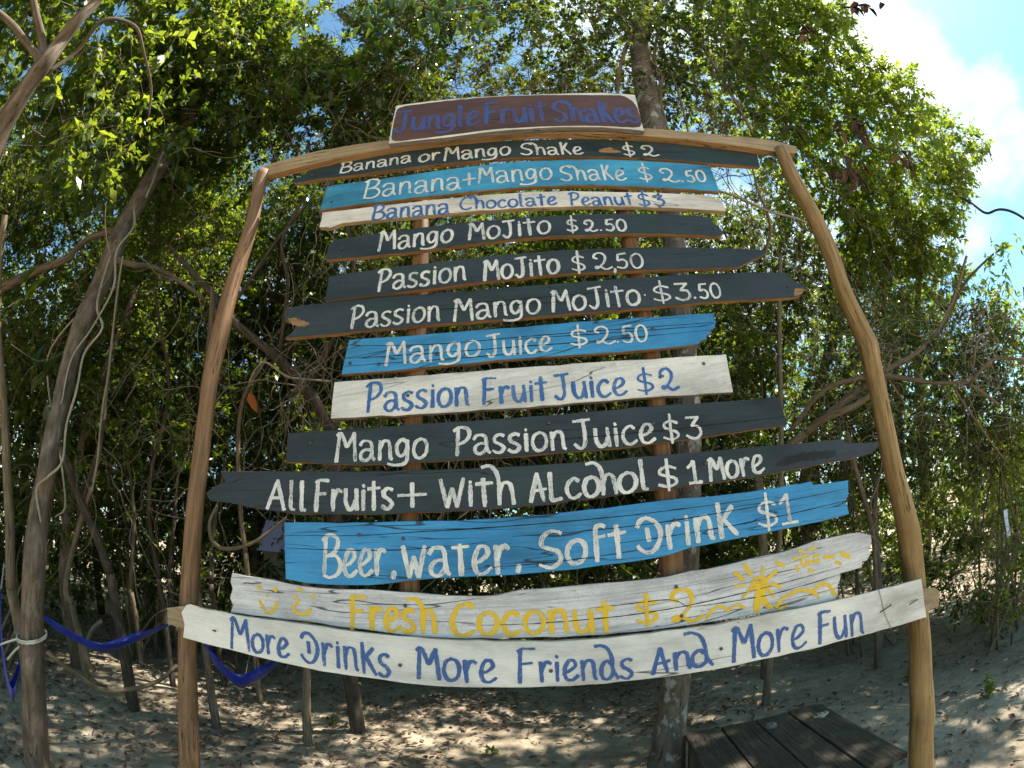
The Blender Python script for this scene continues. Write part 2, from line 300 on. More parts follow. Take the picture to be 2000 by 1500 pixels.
# ------------------------------------------------------------------ leaves
def leaf_arrays(P, D, Nn, L, Wd, fold=.25, droop=.15):
    k = len(P); Sd = np.cross(D, Nn); Sd /= np.linalg.norm(Sd, axis=1)[:, None] + 1e-9; Nn = np.cross(Sd, D)
    L = L[:, None]; w = Wd[:, None] / 2
    pts = [P, P + D * L * .32 + Sd * w + Nn * w * fold * 2, P + D * L * .72 + Sd * w * .72 + Nn * (w * fold - L * droop * .4), P + D * L - Nn * L * droop,
           P + D * L * .72 - Sd * w * .72 + Nn * (w * fold - L * droop * .4), P + D * L * .32 - Sd * w + Nn * w * fold * 2]
    V = np.stack(pts, 1).reshape(-1, 3); b = np.arange(k)[:, None] * 6
    F = np.stack([b + [0, 1, 2, 3], b + [0, 3, 4, 5]], 1).reshape(-1, 4); return V, F
def leaf_small(P, D, Nn, L, Wd, fold=.3, droop=.12):
    """small leaf: one folded blade of two triangles"""
    k = len(P); Sd = unit(np.cross(D, Nn)); Nn = np.cross(Sd, D); L = L[:, None]; w = Wd[:, None] / 2
    V = np.stack([P, P + D * L * .42 + Sd * w + Nn * w * fold, P + D * L - Nn * L * droop, P + D * L * .42 - Sd * w + Nn * w * fold], 1).reshape(-1, 3)
    return V, (np.arange(k)[:, None] * 4 + [0, 1, 2, 3])
def fast_mesh(name, V, F, tint=None):
    me = bpy.data.meshes.new(name); me.vertices.add(len(V)); me.vertices.foreach_set('co', np.ascontiguousarray(V, np.float32).ravel())
    me.loops.add(F.size); me.loops.foreach_set('vertex_index', F.astype(np.int32).ravel()); me.polygons.add(len(F))
    me.polygons.foreach_set('loop_start', np.arange(0, F.size, 4, dtype=np.int32)); me.polygons.foreach_set('loop_total', np.full(len(F), 4, np.int32))
    if tint is not None:
        a = me.attributes.new('tint', 'FLOAT', 'FACE'); a.data.foreach_set('value', np.ascontiguousarray(tint, np.float32))
    me.update(calc_edges=True); return me
def unit(v): return v / (np.linalg.norm(v, axis=-1, keepdims=True) + 1e-9)
SKYPOLY = np.array([(1655, -400), (1652, 20), (1690, 92), (1735, 118), (1790, 135), (1832, 195), (1860, 225), (1920, 255), (1936, 292), (1905, 330), (1896, 385), (1882, 430), (1868, 500), (1905, 540), (1945, 575), (1990, 560), (2010, 600), (2080, 640), (2600, 680), (2900, -400)])
def inpoly(x, y, poly):
    r = np.zeros(len(x), bool); j = len(poly) - 1
    for i in range(len(poly)):
        xi, yi = poly[i]; xj, yj = poly[j]; c = ((yi > y) != (yj > y)) & (x < (xj - xi) * (y - yi) / (yj - yi + 1e-12) + xi); r ^= c; j = i
    return r
HOLES = [(238, 22, 18, 20), (205, 62, 11, 20), (180, 75, 10, 14), (645, 52, 35, 27), (575, 75, 12, 27), (690, 90, 20, 20), (135, 138, 11, 18), (28, 255, 12, 18), (312, 395, 20, 18), (285, 430, 10, 12), (105, 320, 7, 12), (350, 30, 15, 15), (150, 40, 10, 11)]
def keep(P, margin=0.):
    x, y = proj(P); ok = ~inpoly(x + rng.normal(0, 7, len(P)), y + rng.normal(0, 7, len(P)), SKYPOLY)
    for cx_, cy_, ax, ay in HOLES: ok &= (((x - cx_) / ax) ** 2 + ((y - cy_) / ay) ** 2 + rng.normal(0, .25, len(P))) > 1
    d = np.linalg.norm(P - np.array([0, 0, EYE]), axis=1); ok &= d > 1.7
    ok &= ~((P[:, 1] < 2.15) & (np.abs(P[:, 0]) < 2.4)); ok &= P[:, 2] > .03
    return ok
def clusters(centres, dirs, per, L, spread=.22, tint=(.1, .9), aspect=.38, keepf=True):
    """leafy twigs: each has a thin stem and `per` leaves set along it"""
    k = len(centres); t = np.tile(np.linspace(.15, 1, per), (k, 1)) + rng.normal(0, .05, (k, per)); ln = rng.uniform(.7, 1.3, (k, 1)) * spread
    side = unit(rng.normal(size=(k, 3)))
    base = centres[:, None] + dirs[:, None] * (t * ln)[..., None] + np.array([0, 0, -1]) * (t ** 2 * ln * .25)[..., None]
    ang = rng.uniform(0, 6.28, (k, per)) ; A = unit(np.cross(dirs, side)); B = np.cross(dirs, A)
    out_ = A[:, None] * np.cos(ang)[..., None] + B[:, None] * np.sin(ang)[..., None]
    D = unit(out_ * .9 + dirs[:, None] * .55 + np.array([0, 0, -.25]) + rng.normal(0, .25, (k, per, 3)))
    Nn = unit(np.array([0, 0, 1.]) + rng.normal(0, .55, (k, per, 3)))
    P = base.reshape(-1, 3); D = D.reshape(-1, 3); Nn = Nn.reshape(-1, 3)
    Ls = rng.uniform(.5, 1.1, len(P)) * L * np.repeat(rng.uniform(.7, 1.5, k), per); ti = np.repeat(rng.uniform(*tint, k), per) + rng.normal(0, .12, len(P)); ti = np.clip(ti, 0, .9); ti[rng.random(len(P)) < .012] = 1
    if keepf: ok = keep(P); P, D, Nn, Ls, ti = P[ok], D[ok], Nn[ok], Ls[ok], ti[ok]
    V, F = leaf_small(P, D, Nn, Ls, Ls * aspect * rng.uniform(.85, 1.3, len(P))); return V, F, ti
def thin_lines(A, B, r):                # three-sided twigs from A to B as quads
    k = len(A); T = unit(B - A); ref = np.where(np.abs(T[:, 2:3]) > .8, np.array([[1., 0, 0]]), np.array([[0, 0, 1.]])); X = unit(np.cross(T, ref)); Y = np.cross(T, X); vs_ = []
    for e, rr in ((A, r), (B, r * .5)):
        for a in (0, 2.094, 4.189): vs_.append(e + (X * math.cos(a) + Y * math.sin(a)) * rr)
    V = np.stack(vs_, 1).reshape(-1, 3); b = np.arange(k)[:, None] * 6
    F = np.stack([b + [0, 1, 4, 3], b + [1, 2, 5, 4], b + [2, 0, 3, 5]], 1).reshape(-1, 4); return V, F
def blobs_fill(blobs, dens):
    """points and outward directions through ellipsoid crowns, denser towards the outside"""
    C = []; Dd = []
    for (c, r) in blobs:
        k = max(3, int(dens * r * r)); d = unit(rng.normal(size=(k, 3))); rad = r * rng.uniform(.25, 1, k) ** .6
        C.append(np.array(c) + d * rad[:, None] * np.array([1, 1, .75])); Dd.append(unit(d + rng.normal(0, .5, (k, 3)) + np.array([0, 0, .1])))
    return np.vstack(C), np.vstack(Dd)
def make_crown(parent, blobs, dens, L, m, tint=(.1, .9), per=18, spread=.24, twigmat='vine', name='crown', aspect=.44):
    C, D = blobs_fill(blobs, dens); ok = keep(C); C, D = C[ok], D[ok]
    if len(C) == 0: return
    V, F, ti = clusters(C, D, per, L, spread, tint, aspect)
    o = link(name, fast_mesh(name, V, F, ti), M[m], parent); o['kind'] = 'stuff' if parent is None else o.get('kind', '') or 'stuff'
    if parent is not None: del o['kind']
    V, F = thin_lines(C - D * spread * .6, C + D * spread, np.full((len(C), 1), .0035)); link('twigs', fast_mesh('twigs', V, F), M[twigmat], parent)['kind'] = 'stuff'
    return o
PROTO = []
def proto_crowns(n=4, H=9.2, R=1.9):
    for k in range(n):
        blobs = []
        for i in range(46):
            z = .7 + (H - .7) * (i + rng.uniform(0, 1)) / 46; f = z / H; rr = R * (1 - .5 * abs(f - .45) ** 1.2) * math.sqrt(rng.uniform(0, 1)); a = rng.uniform(0, 6.28); blobs.append((np.array([rr * math.cos(a), rr * math.sin(a), z]), rng.uniform(.5, .95)))
        C, D = blobs_fill(blobs, 138); V, F, ti = clusters(C, D, 18, .080, .26, (.05, .85), .46, keepf=False)
        me = fast_mesh('crown', V, F, ti); me.materials.append(M[['leaf', 'leafdark'][k % 2]]); V, F = thin_lines(C - D * .15, C + D * .2, np.full((len(C), 1), .0035)); tw = fast_mesh('twigs', V, F); tw.materials.append(M['vine']); PROTO.append((me, tw, H))
proto_crowns()
def tree(label, base, H, R, lean=(0, 0), r0=.09, k=0, bark='bark', z0=0., group='trees of the jungle behind the sign'):
    x, y = base; t = thing('jungle_tree', label, 'tree', (x, y, 0), group=group); mb = MB()
    zs = np.linspace(-.1, H * .92, 7); ph = rng.uniform(0, 6, 2)
    P = np.array([(lean[0] * z / H + .12 * math.sin(z * .9 + ph[0]) * min(1, z), lean[1] * z / H + .12 * math.cos(z * .8 + ph[1]) * min(1, z), z) for z in zs])
    mb.tube(P, [r0 * (1.25 if i == 0 else 1) * (1 - .8 * i / 6) for i in range(7)], 9, 4, bump=.07)
    for i in range(12):
        zz = random.uniform(1, H * .8); a = random.uniform(0, 6.28); s_ = np.array([np.interp(zz, P[:, 2], P[:, 0]), np.interp(zz, P[:, 2], P[:, 1]), zz]); e = s_ + [math.cos(a) * R * .7, math.sin(a) * R * .7, random.uniform(.3, 1.2)]
        mb.tube([s_, (s_ + e) / 2 + rng.normal(0, .12, 3), e], [r0 * .4, r0 * .25, r0 * .08], 6, 4)
    mb.build('trunk', M[bark], t); me, tw, h0 = PROTO[k % len(PROTO)]; a = random.uniform(0, 6.28); sc = R / 1.9
    for nm, d in (('crown', me), ('twigs', tw)):
        o = bpy.data.objects.new(nm, d); COL.objects.link(o); o.parent = t; o.rotation_euler = (0, 0, a); o.scale = (sc, sc, (H - z0) / h0); o.location = (lean[0] * .5, lean[1] * .5, z0)
        if nm == 'twigs': o['kind'] = 'stuff'
    return t

# ------------------------------------------------------------------ the painted menu sign
sign = thing('menu_sign', 'tall hand-painted drinks menu of coloured planks nailed between two peeled wooden poles', 'sign', (0, SIGN_D, 0), -SA)
def plank(name, px, yf, thick, paint, label, edge='raw', parent=None, uvdir=None, bev=.0016):
    P = np.array([sp(x, y, yf) for x, y in px]); X, Z = P[:, 0], P[:, 2]
    if (X * np.roll(Z, -1) - np.roll(X, -1) * Z).sum() < 0: P = P[::-1]
    i0, i1 = np.argmin(P[:, 0]), np.argmax(P[:, 0]); d = P[i1] - P[i0] if uvdir is None else uvdir; a = math.atan2(d[2], d[0]); k = len(P)
    # saw-cut edges are never dead straight: subdivide and wander a millimetre or two
    Q = []
    for i in range(k):
        A, B = P[i], P[(i + 1) % k]; n_ = max(1, int(np.linalg.norm(B - A) / .05))
        for j in range(n_):
            t = j / n_; p = A * (1 - t) + B * t
            if j: p = p + np.array([0, 0, random.gauss(0, .0011)])
            Q.append(p)
    P = np.array(Q); k = len(P); bk = P + np.array([0, thick, 0]); bk[:, 2] += rng.normal(0, .0008, k)
    V = np.vstack([P, bk]); F = [tuple(range(k)), tuple(range(2 * k - 1, k - 1, -1))] + [((i + 1) % k, i, i + k, (i + 1) % k + k) for i in range(k)]
    me = bpy.data.meshes.new(name); me.from_pydata([tuple(v) for v in V], [], F)
    uvl = me.uv_layers.new(name='UVMap'); ca, sa = math.cos(a), math.sin(a); o = link(name, me, [M[paint], M[edge]], parent or sign)
    for p in me.polygons:
        p.material_index = 0 if p.index == 0 else 1
    bm = bmesh.new(); bm.from_mesh(me)
    if bev: bmesh.ops.bevel(bm, geom=[e for e in bm.edges if len(e.link_faces) == 2 and any(f.material_index == 0 for f in e.link_faces)], offset=bev, segments=1, affect='EDGES', material=0)
    L_ = bm.loops.layers.uv.verify()
    for f in bm.faces:
        fr = abs(f.normal.y) > .5
        for l in f.loops:
            x, y, z = l.vert.co; l[L_].uv = (x * ca + z * sa, -x * sa + z * ca + (0 if fr else y * 1.3 + 5))
    bm.to_mesh(me); bm.free(); o['label'] = label; return o

G = {  # one-stroke brush alphabet: width, 'x' lower case / 'c' capital, strokes ('!' = straight segments)
'a': (1, 'x', ['.02,.80 .22,1.02 .55,1.04 .76,.85 .80,.5 .86,.15 1,.02', '.76,.52 .42,.56 .12,.38 .12,.1 .40,-.02 .66,.12 .78,.34']),
'A': (1.05, 'c', ['!0,0 .5,1', '!.5,1 .95,0', '!.2,.38 .85,.42']),
'Á': (1.0, 'c', ['!.0,0 .45,1', '!.45,1 .85,0', '!.2,.38 1,.43']),
'B': (1.15, 'c', ['!.14,.96 .04,0', '-.04,.9 .3,1.03 .75,.97 .84,.78 .6,.58 .2,.5', '.25,.51 .75,.5 1,.28 .82,.05 .4,-.03 .05,.02']),
'C': (1.15, 'c', ['.97,.88 .7,1 .3,.85 .05,.45 .2,.08 .6,0 .95,.12']),
'c': (.85, 'x', ['.9,.85 .6,1 .2,.8 .05,.45 .25,.08 .6,0 1,.18']),
'd': (1, 'x', ['-.28,2.0 .12,2.02 .5,1.75 .70,1.15 .77,.5 1.05,.02', '.72,.72 .4,.95 .08,.62 .1,.15 .4,0 .7,.2 .76,.5']),
'D': (1.3, 'c', ['.02,.80 .2,.97 .5,.98 .85,.75 .95,.45 .75,.12 .45,0 .15,.1 0,.24', '!.42,.70 .46,.34']),
'e': (.85, 'x', ['.1,.42 .5,.5 .88,.75 .7,1.02 .35,.95 .08,.5 .2,.08 .6,0 1.05,.2']),
'f': (.7, 'x', ['.98,1.85 .65,1.98 .4,1.7 .36,1 .38,0', '!.36,1.0 .95,1.1']),
'F': (.9, 'c', ['!.14,.98 .05,0', '0,.93 .3,1.0 .98,.98', '!.12,.55 .8,.57']),
'g': (.95, 'x', ['.75,.85 .45,1 .1,.75 .1,.35 .35,.12 .65,.3 .78,.65', '.78,.95 .82,.3 .74,-.16 .4,-.32 -.1,-.34 -.5,-.26']),
'h': (.9, 'x', ['!.12,2 .12,0', '.12,.55 .35,.98 .7,.95 .82,.6 .88,0']),
'ħ': (1.05, 'x', ['-.55,2.0 -.15,2.05 .15,1.6 .25,.9 .24,0', '.25,.55 .45,.98 .75,.95 .86,.6 .92,0']),
'i': (.32, 'x', ['!.5,.95 .5,0', '!.42,1.32 .6,1.36']),
'J': (1.05, 'c', ['!.05,.96 .98,1', '.60,.98 .66,.5 .62,.14 .36,-.02 .04,.14']),
'k': (.95, 'x', ['!.12,2 .18,0', '!.85,1.5 .2,.62', '!.36,.75 1,.0']),
'K': (1.0, 'c', ['!.15,1.05 .2,0', '!.72,1 .25,.45', '!.4,.52 .95,.02']),
'l': (.4, 'x', ['.2,2 .25,.9 .3,.1 .8,0']),
'L': (.85, 'c', ['.1,1 .12,.5 .15,.05 .4,.0 .9,.03']),
'M': (1.35, 'c', ['!.02,0 .13,.97', '.0,.92 .18,1.0 .34,.8 .50,.50 .62,.62 .84,.98', '!.84,.98 .96,0']),
'n': (.95, 'x', ['!.1,1 .14,0', '.14,.6 .38,.98 .72,.95 .82,.6 .86,.12 .98,.02']),
'o': (.92, 'x', ['.55,1 .18,.86 .02,.45 .2,.06 .55,0 .88,.22 .96,.62 .78,.92 .45,1.0']),
'O': (.92, 'c', ['.55,1 .18,.86 .02,.45 .2,.06 .55,0 .88,.22 .96,.62 .78,.92 .45,1.0']),
'P': (1.0, 'c', ['!.24,.95 .16,0', '-.02,.9 .3,1.02 .8,.98 .96,.75 .7,.52 .24,.40']),
'r': (.72, 'x', ['!.14,1 .22,0', '.2,.5 .42,.85 .68,1 1,.9']),
's': (.75, 'x', ['.9,.92 .55,1 .15,.85 .2,.6 .6,.45 .9,.25 .65,.02 .3,0 .0,.12']),
'S': (1.05, 'c', ['.97,.9 .6,1 .2,.88 .1,.65 .4,.52 .8,.4 .92,.15 .5,-.02 .0,.1']),
't': (.75, 'x', ['!.45,1.75 .5,0', '!-.05,1.05 .98,1.16']),
'T': (.8, 'x', ['!.42,1.95 .5,0', '!-.05,1.12 1.02,1.2']),
'u': (.95, 'x', ['.08,1 .12,.35 .35,.02 .65,.12 .84,.5', '!.85,1 .92,0']),
'W': (1.5, 'c', ['!0,1 .28,0', '!.28,0 .5,.66', '!.5,.66 .70,0', '!.70,0 1,1']),
'1': (.75, 'c', ['.05,.72 .3,.84 .5,1', '!.5,1 .52,.04', '!.1,.0 .98,.04']),
'2': (1.1, 'c', ['.26,.66 .08,.76 .2,.97 .5,1.02 .72,.82 .66,.5 .42,.22 .18,.04 .14,.16 .4,.14 .7,-.02 1.05,.12']),
'3': (1.0, 'c', ['!.08,.97 .88,.98', '.88,.98 .62,.78 .4,.58', '.4,.58 .82,.54 .95,.26 .7,.02 .35,.0 .0,.14']),
'5': (.85, 'c', ['!.95,1 .25,.96', '.24,.96 .16,.55 .6,.6 .92,.38 .8,.08 .45,0 .02,.1']),
'$': (1.0, 'c', ['.95,.80 .55,.92 .2,.82 .12,.62 .45,.48 .85,.36 .92,.14 .5,.0 .02,.12', '!.52,1.25 .5,-.18']),
'+': (1.0, 'c', ['!0,.5 1,.52', '!.5,1 .52,0']),
'.': (.3, 'c', ['!.35,.05 .6,.07']), '·': (.3, 'c', ['!.4,.5 .6,.52']), ',': (.3, 'c', ['.45,.1 .6,.02 .35,-.2']),
}
G['0'] = G['O']
def strokes_of(s):
    st = s.startswith('!'); P = np.array([[float(v) for v in p.split(',')] for p in s.lstrip('!').split()])
    return P if st else crom(P, n=5)
class Ink:
    def __init__(s, yf): s.V = []; s.F = []; s.UV = []; s.n = 0; s.y = yf; s.k = 0; s.done = []
    def cut(s, name):
        if s.V: s.done.append((name, s.V, s.F, s.UV)); s.V = []; s.F = []; s.UV = []; s.n = 0
    def ribbon(s, C, hw):
        """C: (n,2) points in the sign's x,z"""
        C = np.asarray(C, float); L = np.concatenate([[0], np.cumsum(np.linalg.norm(np.diff(C, axis=0), axis=1))])
        if L[-1] < 1e-6: return
        m = max(3, int(L[-1] / .0035)); t = np.linspace(0, L[-1], m); C = np.stack([np.interp(t, L, C[:, 0]), np.interp(t, L, C[:, 1])], 1)
        T = np.gradient(C, axis=0); T /= np.linalg.norm(T, axis=1)[:, None] + 1e-9
        pre = [C[0] - T[0] * hw * q for q in (.50, .42, .2)]; post = [C[-1] + T[-1] * hw * q for q in (.2, .42, .5)]
        wv = (.80 + .32 * np.abs(T[:, 1])) + .10 * np.sin(t * rng.uniform(40, 90) + rng.uniform(0, 6)) + rng.normal(0, .05, m); wv[-max(1, m // 5):] *= np.linspace(1, rng.uniform(.75, 1.0), max(1, m // 5))
        w = np.concatenate([[.55, .82, .95], wv, [.9 * wv[-1], .72, .45]]) * hw
        C = np.vstack([pre, C, post]); T = np.vstack([T[:1]] * 3 + [T] + [T[-1:]] * 3); Nn = np.stack([-T[:, 1], T[:, 0]], 1); m = len(C)
        tt = np.linspace(0, 1, m); y = s.y - .0006 - s.k * .00001 - tt * .0004; s.k = (s.k + 41) % 83; u0, v0 = rng.uniform(0, 9, 2)
        j = rng.normal(0, .085, (m, 2)) * hw
        for side in (1, 0, -1):
            q = C + Nn * (w * side)[:, None] + (j[:, int(side > 0)][:, None] * abs(side) * Nn); s.V.append(np.stack([q[:, 0], y + (0 if side else -.0004), q[:, 1]], 1)); s.UV.append(np.stack([tt * L[-1] + u0, w * side + v0], 1))
        b = s.n
        for r in range(2):
            for i in range(m - 1): s.F.append((b + r * m + i, b + r * m + i + 1, b + (r + 1) * m + i + 1, b + (r + 1) * m + i))
        s.n += 3 * m
    def px(s, pts, wpx):
        P = np.array([sp(x, y, s.y) for x, y in pts]); c = (P[0][0], P[0][2]); d = math.hypot(P[0][0], P[0][2] - EYE) ; dist = math.sqrt(d * d + SIGN_D ** 2)
        Q = crom(P[:, [0, 2]], n=5) if len(P) > 2 else P[:, [0, 2]]; s.ribbon(Q, wpx / FPX * dist / 2 * 1.08)
    def word(s, text, xl, yl, xr, yr, cap, xh, sw, gap=.20):
        nat = []
        for ch in text: nat.append(G[ch][0] * (cap / 1.55 if G[ch][1] == 'c' and ch not in '.,·' else xh))
        g = gap * xh; tot = sum(nat) + g * (len(text) - 1); k = (xr - xl) / tot; x = xl
        mid = sp((xl + xr) / 2, (yl + yr) / 2, s.y); dist = math.sqrt(mid[0] ** 2 + (mid[2] - EYE) ** 2 + SIGN_D ** 2); hw = sw / FPX * dist / 2 * .92
        for ch, w in zip(text, nat):
            w *= k; jy = random.uniform(-.03, .03) * xh; jr = random.uniform(-.03, .03)
            for st in G[ch][2]:
                P = strokes_of(st); o_ = []
                for (a, b) in P:
                    if G[ch][1] == 'c': hp = b * cap
                    else: hp = b * xh if b <= 1 else xh + (b - 1) * (cap - xh)
                    hp += jy + jr * a * w; X = x + a * w; f = (X - xl) / (xr - xl); Y = yl + (yr - yl) * f
                    p0 = sp(X, Y, s.y); o_.append((p0[0], p0[2] + (sp(X, Y - hp, s.y)[2] - p0[2])))
                s.ribbon(o_, hw * random.uniform(.92, 1.08))
            x += w + g * k; s.cut('letter')
    def build(s, m, parent):
        for nm, V, F, UV in s.done: link(nm, mesh(nm, np.vstack(V), F, True, uv=np.vstack(UV)), M[m], parent)
def nail_at(x, y, yf, parent, r=.0046, dx=0, dy=0, ln=.004):
    p = sp(x, y, yf); mb = MB(); q = p + np.array([dx, -ln, dy]); mb.tube([p + np.array([0, .01, 0]), p + np.array([0, -.001, 0]), q], [r * .7] * 3, 6, 1, raw=True)
    mb.tube([q, q + np.array([0, -.0012, 0])], [r * 1.5, r * 1.3], 8, 1, raw=True); mb.build('nail', M['nail'], parent)

